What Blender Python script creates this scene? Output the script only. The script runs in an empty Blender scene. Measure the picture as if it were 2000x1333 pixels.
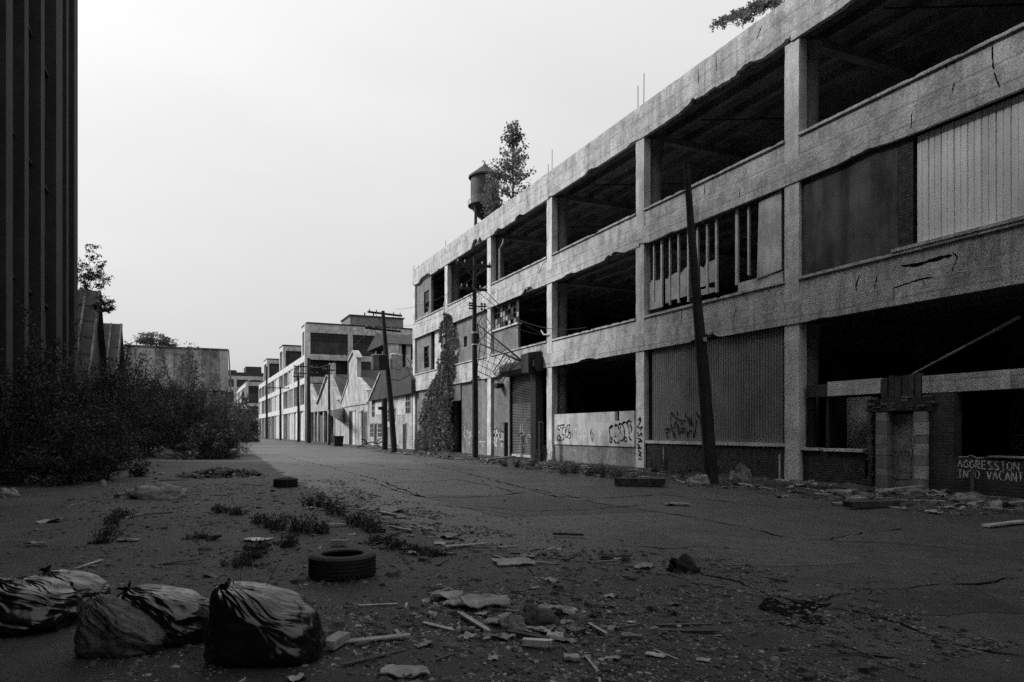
import bpy, math, random
import numpy as np
from mathutils import Vector, Matrix, noise

random.seed(7)
RNG = np.random.default_rng(7)
sc = bpy.context.scene
COL = sc.collection

# ------------------------------------------------------------------ camera
FPX = 1400.0                      # focal length in photo pixels (photo is 2000 wide)
VPX, HORY = 370.0, 843.0          # street vanishing point and horizon in the photo
PHI = math.atan((1000.0 - VPX) / FPX)
CP, SP = math.cos(PHI), math.sin(PHI)
EYE = 1.55
D = 17.5                          # street facade of the right-hand factory
LX = -5.5                         # street facade of the left-hand buildings

cd = bpy.data.cameras.new('camera')
cam = bpy.data.objects.new('camera', cd)
COL.objects.link(cam)
cam.location = (0, 0, EYE)
cam.rotation_euler = (math.radians(90), 0, -PHI)
cd.sensor_width = 36.0
cd.lens = 36.0 * FPX / 2000.0
cd.shift_y = (HORY - 666.5) / 2000.0
cd.clip_start = 0.05
cd.clip_end = 3000
sc.camera = cam

# ------------------------------------------------------------------ world, sun, exposure
SUN_EL, SUN_AZ = math.radians(37), math.radians(-53)     # azimuth from +Y towards +X
w = bpy.data.worlds.new('World')
sc.world = w
w.use_nodes = True
nt = w.node_tree
for n in list(nt.nodes):
    nt.nodes.remove(n)
def wn(t, **k):
    n = nt.nodes.new(t)
    for a, b in k.items():
        setattr(n, a, b)
    return n
sky = wn('ShaderNodeTexSky', sky_type='NISHITA', sun_disc=False)
sky.sun_elevation = SUN_EL
sky.sun_rotation = SUN_AZ
sky.altitude = 100; sky.air_density = 1.0; sky.dust_density = 2.0; sky.ozone_density = 1.0
bw = wn('ShaderNodeRGBToBW')
nt.links.new(sky.outputs[0], bw.inputs[0])
pw = wn('ShaderNodeMath', operation='POWER'); pw.inputs[1].default_value = 0.28     # a closed cloud deck evens the sky out
nt.links.new(bw.outputs[0], pw.inputs[0])
tc = wn('ShaderNodeTexCoord')
sep = wn('ShaderNodeSeparateXYZ')
nt.links.new(tc.outputs['Generated'], sep.inputs[0])
el = wn('ShaderNodeMapRange'); el.inputs['From Min'].default_value = -0.05; el.inputs['From Max'].default_value = 0.75
el.inputs['To Min'].default_value = 0.68; el.inputs['To Max'].default_value = 1.78
nt.links.new(sep.outputs[2], el.inputs[0])
mp = wn('ShaderNodeMapping'); mp.inputs['Scale'].default_value = (1.6, 1.6, 5.0)
nt.links.new(tc.outputs['Generated'], mp.inputs[0])
cn = wn('ShaderNodeTexNoise'); cn.inputs['Scale'].default_value = 1.3; cn.inputs['Detail'].default_value = 4
nt.links.new(mp.outputs[0], cn.inputs['Vector'])
cr = wn('ShaderNodeMapRange'); cr.inputs['To Min'].default_value = 0.90; cr.inputs['To Max'].default_value = 1.10
nt.links.new(cn.outputs[0], cr.inputs[0])
m1 = wn('ShaderNodeMath', operation='MULTIPLY'); m2 = wn('ShaderNodeMath', operation='MULTIPLY')
nt.links.new(pw.outputs[0], m1.inputs[0]); nt.links.new(el.outputs[0], m1.inputs[1])
nt.links.new(m1.outputs[0], m2.inputs[0]); nt.links.new(cr.outputs[0], m2.inputs[1])
gain = wn('ShaderNodeMath', operation='MULTIPLY'); gain.inputs[1].default_value = 2.06
nt.links.new(m2.outputs[0], gain.inputs[0])
bg = wn('ShaderNodeBackground'); bg.inputs['Strength'].default_value = 0.10
wo = wn('ShaderNodeOutputWorld')
nt.links.new(gain.outputs[0], bg.inputs['Color'])
nt.links.new(bg.outputs[0], wo.inputs['Surface'])

sd = bpy.data.lights.new('sun', 'SUN')
sd.energy = 1.5
sd.angle = math.radians(14)
sun = bpy.data.objects.new('sun', sd)
COL.objects.link(sun)
S = Vector((math.sin(SUN_AZ) * math.cos(SUN_EL), math.cos(SUN_AZ) * math.cos(SUN_EL), math.sin(SUN_EL)))
sun.rotation_euler = (-S).to_track_quat('-Z', 'Y').to_euler()
sun.location = (-40, 40, 60)

sc.view_settings.view_transform = 'Standard'
sc.view_settings.look = 'None'
sc.view_settings.exposure = 1.25
sc.view_settings.gamma = 1.0
sc.render.engine = 'CYCLES'
sc.cycles.use_denoising = False
sc.cycles.max_bounces = 6
sc.cycles.diffuse_bounces = 4
sc.cycles.glossy_bounces = 2
sc.cycles.transparent_max_bounces = 4

# ------------------------------------------------------------------ photo pixel -> place
def ray(px, py):
    """direction with unit depth along the view axis"""
    xc = (px - 1000.0) / FPX; zc = (HORY - py) / FPX
    return Vector((xc * CP + SP, -xc * SP + CP, zc))
def P(px, py, depth):
    d = ray(px, py); return Vector((d.x * depth, d.y * depth, EYE + d.z * depth))
def G(px, py, z=0.0):
    return P(px, py, (EYE - z) * FPX / (py - HORY))
def XP(px, py, X=D):
    d = ray(px, py); return P(px, py, X / d.x)
def YP(px, py, Y):
    d = ray(px, py); return P(px, py, Y / d.y)
def FY(px, X=D):
    return XP(px, HORY, X).y
def FZ(px, py, X=D):
    return XP(px, py, X).z

def gz(x, y):
    r = math.hypot(x, y)
    if r > 75: return 0.0
    k = min(1.0, max(0.0, (75 - r) / 25))
    return k * (0.020 * noise.noise((x * .35, y * .35, 0.3)) + 0.010 * noise.noise((x * 1.1, y * 1.1, 4.0)))

# ------------------------------------------------------------------ objects
def tag(o, label=None, cat=None, group=None, kind=None):
    if label: o['label'] = label
    if cat: o['category'] = cat
    if group: o['group'] = group
    if kind: o['kind'] = kind
    return o
def empty(name, loc, label, cat, group=None):
    o = bpy.data.objects.new(name, None)
    o.empty_display_size = 0.3
    COL.objects.link(o); o.location = loc
    return tag(o, label, cat, group)
def adopt(o, parent):
    if parent is not None:
        o.parent = parent
        if parent.type == 'EMPTY':
            o.matrix_parent_inverse = Matrix.Translation(-Vector(parent.location))
    return o
def link(name, me, parent=None):
    o = bpy.data.objects.new(name, me); COL.objects.link(o)
    return adopt(o, parent)

class MB:
    def __init__(s): s.v = []; s.f = []
    def face(s, pts):
        n = len(s.v); s.v += [tuple(p) for p in pts]; s.f.append(tuple(range(n, n + len(pts))))
    def box(s, x0, x1, y0, y1, z0, z1):
        n = len(s.v)
        s.v += [(x0, y0, z0), (x1, y0, z0), (x1, y1, z0), (x0, y1, z0), (x0, y0, z1), (x1, y0, z1), (x1, y1, z1), (x0, y1, z1)]
        s.f += [tuple(n + i for i in q) for q in ((0, 3, 2, 1), (4, 5, 6, 7), (0, 1, 5, 4), (1, 2, 6, 5), (2, 3, 7, 6), (3, 0, 4, 7))]
        return s
    def hexa(s, b, t):
        """box from 4 bottom and 4 top corners"""
        n = len(s.v); s.v += [tuple(p) for p in list(b) + list(t)]
        s.f += [tuple(n + i for i in q) for q in ((0, 3, 2, 1), (4, 5, 6, 7), (0, 1, 5, 4), (1, 2, 6, 5), (2, 3, 7, 6), (3, 0, 4, 7))]
        return s
    def bar(s, a, b, w, h=None, up=(0, 0, 1)):
        a = Vector(a); b = Vector(b); h = h or w
        d = (b - a).normalized(); u = Vector(up)
        if abs(d.dot(u)) > .95: u = Vector((0, 1, 0))
        r = d.cross(u).normalized() * (w / 2); t = r.cross(d).normalized() * (h / 2)
        return s.hexa((a - r - t, a + r - t, b + r - t, b - r - t), (a - r + t, a + r + t, b + r + t, b - r + t))
    def tube(s, pts, rads, n=8, cap=True):
        pts = [Vector(p) for p in pts]
        if not hasattr(rads, '__len__'): rads = [rads] * len(pts)
        base = len(s.v); pu = None
        for i, p in enumerate(pts):
            d = (pts[min(i + 1, len(pts) - 1)] - pts[max(i - 1, 0)])
            d = d.normalized() if d.length > 1e-9 else Vector((0, 0, 1))
            if pu is None:
                pu = d.orthogonal().normalized()
            pu = (pu - d * pu.dot(d)); pu = pu.normalized() if pu.length > 1e-6 else d.orthogonal().normalized()
            q = d.cross(pu)
            for k in range(n):
                a = 2 * math.pi * k / n
                s.v.append(tuple(p + (pu * math.cos(a) + q * math.sin(a)) * rads[i]))
        for i in range(len(pts) - 1):
            for k in range(n):
                a = base + i * n + k; b = base + i * n + (k + 1) % n
                s.f.append((a, b, b + n, a + n))
        if cap:
            s.f.append(tuple(base + k for k in reversed(range(n))))
            s.f.append(tuple(base + (len(pts) - 1) * n + k for k in range(n)))
        return s
    def lathe(s, c, prof, n=24, closed=False):
        base = len(s.v); m = len(prof)
        for r, z in prof:
            for k in range(n):
                a = 2 * math.pi * k / n
                s.v.append((c[0] + r * math.cos(a), c[1] + r * math.sin(a), c[2] + z))
        for i in range(m if closed else m - 1):
            for k in range(n):
                a = base + i * n + k; b = base + i * n + (k + 1) % n
                j = ((i + 1) % m - i) * n
                s.f.append((a, b, b + j, a + j))
        return s
    def prism(s, poly, axis, a0, a1):
        """poly of 2D points extruded along axis: 'x' -> poly is (y,z); 'y' -> (x,z); 'z' -> (x,y)"""
        def mk(p, a):
            return {'x': (a, p[0], p[1]), 'y': (p[0], a, p[1]), 'z': (p[0], p[1], a)}[axis]
        n = len(s.v); m = len(poly)
        s.v += [mk(p, a0) for p in poly] + [mk(p, a1) for p in poly]
        s.f.append(tuple(n + i for i in range(m))); s.f.append(tuple(n + m + i for i in reversed(range(m))))
        for i in range(m):
            j = (i + 1) % m
            s.f.append((n + i, n + m + i, n + m + j, n + j))
        return s
    def mesh(s, name, mat):
        me = bpy.data.meshes.new(name)
        me.from_pydata(s.v, [], s.f)
        import bmesh
        bm = bmesh.new(); bm.from_mesh(me); bmesh.ops.recalc_face_normals(bm, faces=bm.faces); bm.to_mesh(me); bm.free()
        if mat: me.materials.append(M[mat])
        return me
    def build(s, name, mat, parent=None, smooth=False, bevel=0):
        me = s.mesh(name, mat)
        if smooth:
            me.polygons.foreach_set('use_smooth', [True] * len(me.polygons))
            try: me.set_sharp_from_angle(angle=math.radians(40))
            except Exception: pass
        o = link(name, me, parent)
        if bevel:
            b = o.modifiers.new('bevel', 'BEVEL'); b.width = bevel; b.segments = 1
        return o

# ------------------------------------------------------------------ materials (the film is black and white: every colour is grey)
M = {}
def mk(name, base, rough=0.85, var=0.35, vs=1.2, streak=0.0, fine=0.25, fs=28.0, bump=0.25, bs=18.0, spec=0.3,
       brick=None, board=0.0, lo=None, metallic=0.0, coat=0.0, patch=0.0, ps=0.6, runs=0.0):
    m = bpy.data.materials.new(name); m.use_nodes = True; M[name] = m
    t = m.node_tree; L = t.links.new
    bs_ = t.nodes['Principled BSDF']
    bs_.inputs['Roughness'].default_value = rough
    bs_.inputs['Specular IOR Level'].default_value = spec
    bs_.inputs['Metallic'].default_value = metallic
    geo = t.nodes.new('ShaderNodeNewGeometry')
    def N(kind, **k):
        n = t.nodes.new(kind)
        for a, b in k.items(): setattr(n, a, b)
        return n
    def noi(scale, detail, vec=None, rough_=.6):
        n = N('ShaderNodeTexNoise'); n.inputs['Scale'].default_value = scale; n.inputs['Detail'].default_value = detail
        n.inputs['Roughness'].default_value = rough_
        L(vec or geo.outputs['Position'], n.inputs['Vector']); return n.outputs[0]
    def rng(src, a, b, f0=0.3, f1=0.7):
        n = N('ShaderNodeMapRange'); n.inputs['From Min'].default_value = f0; n.inputs['From Max'].default_value = f1
        n.inputs['To Min'].default_value = a; n.inputs['To Max'].default_value = b
        L(src, n.inputs[0]); return n.outputs[0]
    def mul(a, b):
        n = N('ShaderNodeMath', operation='MULTIPLY'); L(a, n.inputs[0])
        if isinstance(b, float): n.inputs[1].default_value = b
        else: L(b, n.inputs[1])
        return n.outputs[0]
    val = rng(noi(vs, 5), 1 - var, 1 + var)
    val = mul(val, base)
    if fine: val = mul(val, rng(noi(fs, 4, rough_=.75), 1 - fine, 1 + fine))
    if streak:
        mpn = N('ShaderNodeMapping'); mpn.inputs['Scale'].default_value = (1.5, 1.5, 0.16)
        L(geo.outputs['Position'], mpn.inputs[0])
        val = mul(val, rng(noi(1.3, 6, mpn.outputs[0], .7), 1 - streak, 1 + streak * .5, .32, .68))
    if runs:      # narrow dark water and rust runs
        mpr = N('ShaderNodeMapping'); mpr.inputs['Scale'].default_value = (5.5, 5.5, 0.35)
        L(geo.outputs['Position'], mpr.inputs[0])
        val = mul(val, rng(noi(1.0, 5, mpr.outputs[0], .6), 1.0, 1 - runs, .58, .72))
    if patch:
        val = mul(val, rng(noi(ps, 3), 1.0, 1 - patch, .52, .60))
    if board:
        w_ = N('ShaderNodeTexWave', wave_type='BANDS', bands_direction='Z', wave_profile='SAW')
        w_.inputs['Scale'].default_value = 0.55; w_.inputs['Distortion'].default_value = 0.25; w_.inputs['Detail'].default_value = 2
        L(geo.outputs['Position'], w_.inputs['Vector'])
        val = mul(val, rng(w_.outputs['Fac'], 1 - board, 1.0, 0.0, 0.12))
    hgt = noi(bs, 5, rough_=.7)
    if brick:
        sp = N('ShaderNodeSeparateXYZ'); L(geo.outputs['Position'], sp.inputs[0])
        ad = N('ShaderNodeMath', operation='ADD'); L(sp.outputs[0], ad.inputs[0]); L(sp.outputs[1], ad.inputs[1])
        cb = N('ShaderNodeCombineXYZ'); L(ad.outputs[0], cb.inputs[0]); L(sp.outputs[2], cb.inputs[1])
        br = N('ShaderNodeTexBrick'); L(cb.outputs[0], br.inputs['Vector'])
        br.inputs['Scale'].default_value = 1.0; br.inputs['Brick Width'].default_value = 0.23; br.inputs['Row Height'].default_value = 0.078
        br.inputs['Mortar Size'].default_value = 0.010; br.inputs['Mortar Smooth'].default_value = 0.2
        br.inputs['Color1'].default_value = (.75, .75, .75, 1); br.inputs['Color2'].default_value = (1.15, 1.15, 1.15, 1)
        br.inputs['Mortar'].default_value = (brick, brick, brick, 1)
        rb = N('ShaderNodeRGBToBW'); L(br.outputs['Color'], rb.inputs[0])
        val = mul(val, rb.outputs[0])
        inv = N('ShaderNodeMath', operation='MULTIPLY_ADD'); inv.inputs[1].default_value = -1.2
        L(br.outputs['Fac'], inv.inputs[0]); L(hgt, inv.inputs[2]); hgt = inv.outputs[0]
    cl = N('ShaderNodeClamp'); cl.inputs['Min'].default_value = lo if lo is not None else base * .15; cl.inputs['Max'].default_value = 0.85
    L(val, cl.inputs[0])
    L(cl.outputs[0], bs_.inputs['Base Color'])
    if bump:
        bp = N('ShaderNodeBump'); bp.inputs['Strength'].default_value = bump; bp.inputs['Distance'].default_value = 0.03
        L(hgt, bp.inputs['Height']); L(bp.outputs[0], bs_.inputs['Normal'])
    if coat: bs_.inputs['Coat Weight'].default_value = coat
    return m

mk('concrete', .52, .9, var=.26, vs=.8, streak=.34, fine=.45, fs=24, bump=1.0, bs=9, board=.42, patch=.25, ps=2.2, runs=.5)
mk('concrete_column', .60, .9, var=.22, vs=1.5, streak=.35, fine=.30, fs=30, bump=.7, bs=11, runs=.45)
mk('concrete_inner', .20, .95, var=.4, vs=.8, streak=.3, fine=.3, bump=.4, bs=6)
mk('concrete_broken', .11, .95, var=.6, vs=4, fine=.5, fs=18, bump=1.0, bs=7)
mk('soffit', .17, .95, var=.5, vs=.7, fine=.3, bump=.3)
mk('interior_shade', .018, .95, var=.4, vs=.5)  # near-black: the shade of unlit rooms is put into the colour
mk('plaster_dark', .085, .9, var=.6, vs=1.0, streak=.65, fine=.5, bump=.3)
mk('plaster_pale', .50, .9, var=.4, vs=1.4, streak=.35, fine=.25, bump=.3)
mk('whitewash', .40, .9, var=.35, vs=.9, streak=.4, fine=.3, bump=.3, brick=.9)
mk('gable_plaster', .42, .9, var=.4, vs=.8, streak=.45, fine=.3, bump=.3)
mk('jamb', .26, .9, var=.4, vs=3, streak=.3, fine=.4, bump=.5)
mk('jamb_pale', .36, .9, var=.4, vs=3, streak=.3, fine=.4, bump=.5)
mk('door_paint', .28, .8, var=.5, vs=3, streak=.4, fine=.4, bump=.4)
mk('brick_grey', .20, .9, var=.3, vs=1.1, streak=.3, fine=.3, bump=.5, brick=1.25)
mk('brick_dark', .045, .9, var=.4, vs=1.2, streak=.3, fine=.4, bump=.5, brick=1.5)
mk('brick_piece', .06, .9, var=.6, vs=5, fine=.4, bump=.5)
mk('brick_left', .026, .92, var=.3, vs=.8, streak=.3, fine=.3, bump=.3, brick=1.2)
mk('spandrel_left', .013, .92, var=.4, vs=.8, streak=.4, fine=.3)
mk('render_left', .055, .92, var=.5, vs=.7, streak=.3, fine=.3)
mk('siding_dark', .20, .6, var=.22, vs=.6, streak=.35, fine=.25, bump=.1, spec=.4)
mk('siding_pale', .80, .5, var=.14, vs=.8, streak=.28, fine=.10, bump=.1, spec=.4)
mk('siding_old', .13, .7, var=.5, vs=.5, streak=.75, fine=.3, bump=.2)
mk('shutter_metal', .20, .55, var=.4, vs=1.0, streak=.4, fine=.3, bump=.1, spec=.5)
mk('shutter_dark', .075, .6, var=.5, vs=1.4, streak=.4, fine=.35, bump=.1, spec=.5)
mk('black_metal', .012, .6, var=.5, vs=2.5, fine=.3, bump=.3, spec=.4)
mk('rust', .05, .8, var=.5, vs=3, fine=.4, bump=.3)
mk('pale_metal', .42, .5, var=.3, vs=3, fine=.2, bump=.1, spec=.5)
mk('pole_wood', .030, .9, var=.4, vs=1.5, streak=.5, fine=.4, bump=.6, bs=14)
mk('timber', .26, .9, var=.45, vs=2, fine=.4, bump=.4)
mk('timber_dark', .06, .9, var=.45, vs=2, fine=.4, bump=.4)
mk('paper', .22, .9, var=.4, vs=4, fine=.25, bump=.2)
mk('plaster_scrap', .23, .95, var=.5, vs=4, fine=.35, bump=.6)
mk('rubble', .11, .95, var=.6, vs=3, fine=.4, bump=.8)
mk('rubble_dark', .06, .95, var=.6, vs=3, fine=.4, bump=.8)
mk('roof_dark', .045, .85, var=.45, vs=.9, streak=.3, fine=.35, bump=.4)
mk('tank', .055, .7, var=.4, vs=.6, streak=.4, fine=.3, bump=.15)
mk('tank_band', .12, .7, var=.5, vs=1.2, streak=.5, fine=.3, bump=.15)
mk('glass_dirty', .02, .45, var=.6, vs=2, fine=.3, bump=.1, spec=.3)
mk('glass_black', .006, .7, var=.5, vs=2, fine=.2, bump=.1, spec=.12)
mk('siding_mid', .20, .7, var=.5, vs=.5, streak=.6, fine=.3, bump=.2)
mk('glass_pale', .30, .35, var=.5, vs=2, fine=.3, bump=.1, spec=.5)
mk('paint_white', .55, .9, var=.4, vs=5, fine=.4, fs=60, bump=0)
mk('paint_grey', .42, .9, var=.4, vs=5, fine=.4, fs=60, bump=0)
mk('paint_black', .02, .9, var=.4, vs=5, fine=.4, fs=60, bump=0)
mk('rubber', .012, .75, var=.4, vs=6, fine=.3, bump=.4, bs=40, spec=.35)
mk('bag_black', .005, .24, var=.3, vs=4, fine=.2, bump=.06, bs=30, spec=.6)
mk('sack', .045, .5, var=.6, vs=7, fine=.5, bump=.5, bs=25)
mk('tarp', .18, .75, var=.5, vs=3, fine=.3, bump=.5)
mk('bark', .05, .9, var=.4, vs=5, fine=.3, bump=.5)
mk('crack', .009, 1.0, var=.2, bump=0, spec=0.0)
mk('insulator', .25, .3, var=.2, fine=.1, bump=0)

def leafmat(name, base, tr=.25):
    m = bpy.data.materials.new(name); m.use_nodes = True; M[name] = m
    t = m.node_tree; L = t.links.new; b = t.nodes['Principled BSDF']
    g = t.nodes.new('ShaderNodeNewGeometry')
    n = t.nodes.new('ShaderNodeTexNoise'); n.inputs['Scale'].default_value = 1.6; n.inputs['Detail'].default_value = 4
    L(g.outputs['Position'], n.inputs['Vector'])
    r = t.nodes.new('ShaderNodeMapRange'); r.inputs['From Min'].default_value = .3; r.inputs['From Max'].default_value = .7
    r.inputs['To Min'].default_value = base * .5; r.inputs['To Max'].default_value = base * 1.6
    L(n.outputs[0], r.inputs[0]); L(r.outputs[0], b.inputs['Base Color'])
    b.inputs['Roughness'].default_value = .6; b.inputs['Specular IOR Level'].default_value = .25
    tl = t.nodes.new('ShaderNodeBsdfTranslucent'); L(r.outputs[0], tl.inputs[0])
    mx = t.nodes.new('ShaderNodeMixShader'); mx.inputs[0].default_value = tr
    L(b.outputs[0], mx.inputs[1]); L(tl.outputs[0], mx.inputs[2]); L(mx.outputs[0], t.nodes['Material Output'].inputs['Surface'])
    return m
leafmat('leaf', .13, .4); leafmat('leaf_dark', .034); leafmat('leaf_mid', .07, .3); leafmat('leaf_pale', .12)

# asphalt and the gravelly yard beside it
def ground_mat(name, base, grit, rough, lo=.6, hi=1.45):
    m = bpy.data.materials.new(name); m.use_nodes = True; M[name] = m
    t = m.node_tree; L = t.links.new; b = t.nodes['Principled BSDF']
    g = t.nodes.new('ShaderNodeNewGeometry')
    def noi(s, d, r=.6):
        n = t.nodes.new('ShaderNodeTexNoise'); n.inputs['Scale'].default_value = s; n.inputs['Detail'].default_value = d; n.inputs['Roughness'].default_value = r
        L(g.outputs['Position'], n.inputs['Vector']); return n.outputs[0]
    def rng(src, a, c, f0=.3, f1=.7):
        n = t.nodes.new('ShaderNodeMapRange'); n.inputs['From Min'].default_value = f0; n.inputs['From Max'].default_value = f1
        n.inputs['To Min'].default_value = a; n.inputs['To Max'].default_value = c; L(src, n.inputs[0]); return n.outputs[0]
    def mul(a, c):
        n = t.nodes.new('ShaderNodeMath'); n.operation = 'MULTIPLY'; L(a, n.inputs[0]); L(c, n.inputs[1]); return n.outputs[0]
    v = mul(rng(noi(.42, 6), base * lo, base * hi), rng(noi(3.0, 6, .75), .45, 1.55))
    v = mul(v, rng(noi(45, 5, .8), 1 - grit, 1 + grit))
    v = mul(v, rng(noi(160, 2, .8), 1 - grit * .9, 1 + grit * .9))
    L(v, b.inputs['Base Color'])
    b.inputs['Roughness'].default_value = rough; b.inputs['Specular IOR Level'].default_value = .5
    ad = t.nodes.new('ShaderNodeMath'); ad.operation = 'ADD'; L(noi(80, 6, .85), ad.inputs[0]); L(noi(9, 4), ad.inputs[1])
    bp = t.nodes.new('ShaderNodeBump'); bp.inputs['Strength'].default_value = 1.0; bp.inputs['Distance'].default_value = .02
    L(ad.outputs[0], bp.inputs['Height']); L(bp.outputs[0], b.inputs['Normal'])
ground_mat('asphalt', .045, .6, .45)
ground_mat('asphalt_pale', .062, .6, .44)
ground_mat('asphalt_dark', .018, .6, .52)
ground_mat('dirt', .022, .95, .70, .25, 2.0)

# ================================================================== ground
def sheet(name, xs_fn, ys, mat, off):
    v = []; f = []; n = None
    for y in ys:
        row = xs_fn(y); n = len(row)
        v += [(x, y, gz(x, y) + off) for x in row]
    for j in range(len(ys) - 1):
        for i in range(n - 1):
            a = j * n + i; f.append((a, a + 1, a + n + 1, a + n))
    me = bpy.data.meshes.new(name); me.from_pydata(v, [], f); me.materials.append(M[mat])
    me.polygons.foreach_set('use_smooth', [True] * len(me.polygons))
    return link(name, me)
def steps(a, b, s):
    n = int(round((b - a) / s)); return [a + (b - a) * i / n for i in range(n + 1)]
GX = [-1600, -700, -300, -120, -60, -30] + steps(-14, 20, .4) + [30, 60, 120, 300, 700, 1600]
GY = [-400, -150, -60, -25, -10] + steps(0, 60, .4) + steps(62, 76, 2) + [90, 120, 200, 400, 800, 1800]
tag(sheet('ground', lambda y: GX, GY, 'dirt', 0.0), kind='structure')

# left edge of the asphalt, read off the photograph
EDGE = sorted([(G(a, b).y, G(a, b).x) for a, b in ((478, 868), (492, 884), (520, 905), (570, 935), (650, 972), (760, 1020), (880, 1060), (1050, 1090),
               (1250, 1110), (1420, 1150), (1620, 1260), (1800, 1333))])
EY = [e[0] for e in EDGE]; EX = [e[1] for e in EDGE]
def edge_x(y):
    b = float(np.interp(y, EY, EX)) if y > EY[0] else EX[0]
    return b + .30 * noise.noise((y * .9, 2.2, 0)) + .22 * noise.noise((y * 3.1, 8.2, 0)) + .12 * noise.noise((y * 9.0, 8.2, 0))
KERB = 13.7
def kerb_x(y): return KERB + .35 * noise.noise((y * .3, 0.5, 7)) + .12 * noise.noise((y * 1.9, 3.5, 7))
def road_row(y):
    a, b = edge_x(y), kerb_x(y); return [a + (b - a) * i / 24 for i in range(25)]
tag(sheet('road', road_row, [-30, -10, -2] + steps(0, 24, .08) + steps(24.3, 62, .35) + steps(64, 76, 2) + [100, 140, 200, 320], 'asphalt', 0.006), kind='structure')

def ribbon(pts, width, normal, taper=True):
    """flat strip along pts lying in the plane whose normal is given"""
    pts = [Vector(p) for p in pts]; nrm = Vector(normal); v = []; f = []
    for i, p in enumerate(pts):
        d = (pts[min(i + 1, len(pts) - 1)] - pts[max(i - 1, 0)])
        d = d.normalized() if d.length > 1e-9 else Vector((0, 1, 0))
        wv = width * ((random.uniform(.55, 1.2) if nrm.z < .5 else max(.06, .65 + 1.5 * noise.noise((p.x * 1.7, p.y * 1.7, 4)) + random.uniform(-.35, .35))) if taper else 1.0)
        if taper and i in (0, len(pts) - 1): wv *= .35
        s = d.cross(nrm).normalized() * wv / 2
        v += [p - s, p + s]
    for i in range(len(pts) - 1):
        f.append((2 * i, 2 * i + 1, 2 * i + 3, 2 * i + 2))
    return v, f
def densify(pts, step):
    out = [Vector(pts[0])]
    for a, b in zip(pts[:-1], pts[1:]):
        a = Vector(a); b = Vector(b); n = max(1, int((b - a).length / step))
        out += [a.lerp(b, (i + 1) / n) for i in range(n)]
    return out
ROAD = bpy.data.objects['road']
def crack(pxs, width):
    pts = densify([G(a, b) for a, b in pxs], .12)
    for i, p in enumerate(pts):
        if 0 < i < len(pts) - 1:
            p.x += .09 * noise.noise((p.x * 3, p.y * 3, 1)) ; p.y += .16 * noise.noise((p.x * 3, p.y * 3, 9)) + .05 * noise.noise((p.x * 9, p.y * 9, 9))
        p.z = gz(p.x, p.y) + .013
    mb = MB(); mb.v, mb.f = ribbon(pts, width, (0, 0, 1))
    o = link('crack', mb.mesh('crack', 'crack'), ROAD); return o
def road_patch(q, mat):
    A, B, C4, D4 = [G(*p) for p in q]; nu, nv = 16, 10; mb = MB()
    for j in range(nv + 1):
        for i in range(nu + 1):
            u, v_ = i / nu, j / nv; p = A.lerp(B, u).lerp(D4.lerp(C4, u), v_)
            if i in (0, nu) or j in (0, nv): p.x += .10 * noise.noise((p.x * 2, p.y * 2, 6)); p.y += .16 * noise.noise((p.x * 2, p.y * 2, 8))
            mb.v.append((p.x, p.y, gz(p.x, p.y) + .0095))
    for j in range(nv):
        for i in range(nu): a = j * (nu + 1) + i; mb.f.append((a, a + 1, a + nu + 2, a + nu + 1))
    o = link('asphalt_patch', mb.mesh('asphalt_patch', mat), ROAD); return o
road_patch(((560, 893), (800, 900), (930, 930), (640, 912)), 'asphalt_pale')
road_patch(((800, 965), (1090, 972), (1290, 1000), (980, 1012)), 'asphalt_dark')
road_patch(((1280, 1040), (1600, 1060), (1700, 1100), (1400, 1110)), 'asphalt_pale')
road_patch(((1560, 1182), (1900, 1142), (1998, 1200), (1700, 1204)), 'asphalt_dark')
road_patch(((880, 905), (1000, 912), (1180, 950), (1010, 950)), 'asphalt_pale')
for pxs, wd in (
    ([(560, 893), (640, 912), (760, 945)], .05), ([(800, 900), (930, 930), (1090, 972)], .05), ([(1010, 950), (1180, 985), (1370, 1015)], .04), ([(1290, 966), (1450, 985), (1600, 1000)], .04),
    ([(755, 945), (800, 962), (830, 973), (950, 972), (1040, 962), (1090, 972), (1180, 974), (1290, 966)], .07),
    ([(690, 935), (745, 948), (790, 965), (830, 973)], .05), ([(765, 944), (840, 942), (890, 938), (960, 950), (1000, 962)], .05),
    ([(1370, 1015), (1450, 1030), (1530, 1050), (1600, 1058), (1700, 1040), (1760, 1034)], .035), ([(1600, 1058), (1740, 1062), (1850, 1072)], .03),
    ([(1350, 1115), (1420, 1135), (1500, 1160), (1560, 1180), (1600, 1178), (1690, 1162), (1800, 1148), (1920, 1140), (1990, 1130)], .045),
    ([(1625, 1190), (1700, 1205), (1790, 1230), (1870, 1262), (1950, 1282), (1998, 1288)], .04),
    ([(1200, 1068), (1280, 1072), (1400, 1070)], .03), ([(930, 990), (1040, 1000), (1200, 992), (1260, 985)], .035),
    ([(640, 960), (720, 972), (830, 985), (960, 1000), (1040, 1010)], .03), ([(1000, 1250), (1120, 1210), (1300, 1195)], .03),
    ([(700, 905), (790, 918), (900, 925)], .06), ([(540, 905), (620, 912), (700, 905)], .05),
    ([(1580, 1280), (1680, 1283), (1760, 1290)], .03)):
    crack(pxs, wd)

# ================================================================== the right-hand factory
NB = 15
COLY = [59.45 - 8.45 * k for k in range(NB)]          # far corner first; COLY[5] is the big near column
Z_TOP, Z3H, Z3S, Z2H, Z2S, Z1H = 15.40, 14.00, 10.95, 9.45, 6.42, 4.97
BD = 17.0                                             # depth of the building
fac = empty('factory_building', (D, 30, 0), 'long derelict three-storey concrete factory with open bays along the right of the street', 'building')
def part(name, mb, mat, parent=fac, **k): return mb.build(name, mat, parent, **k)

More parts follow.
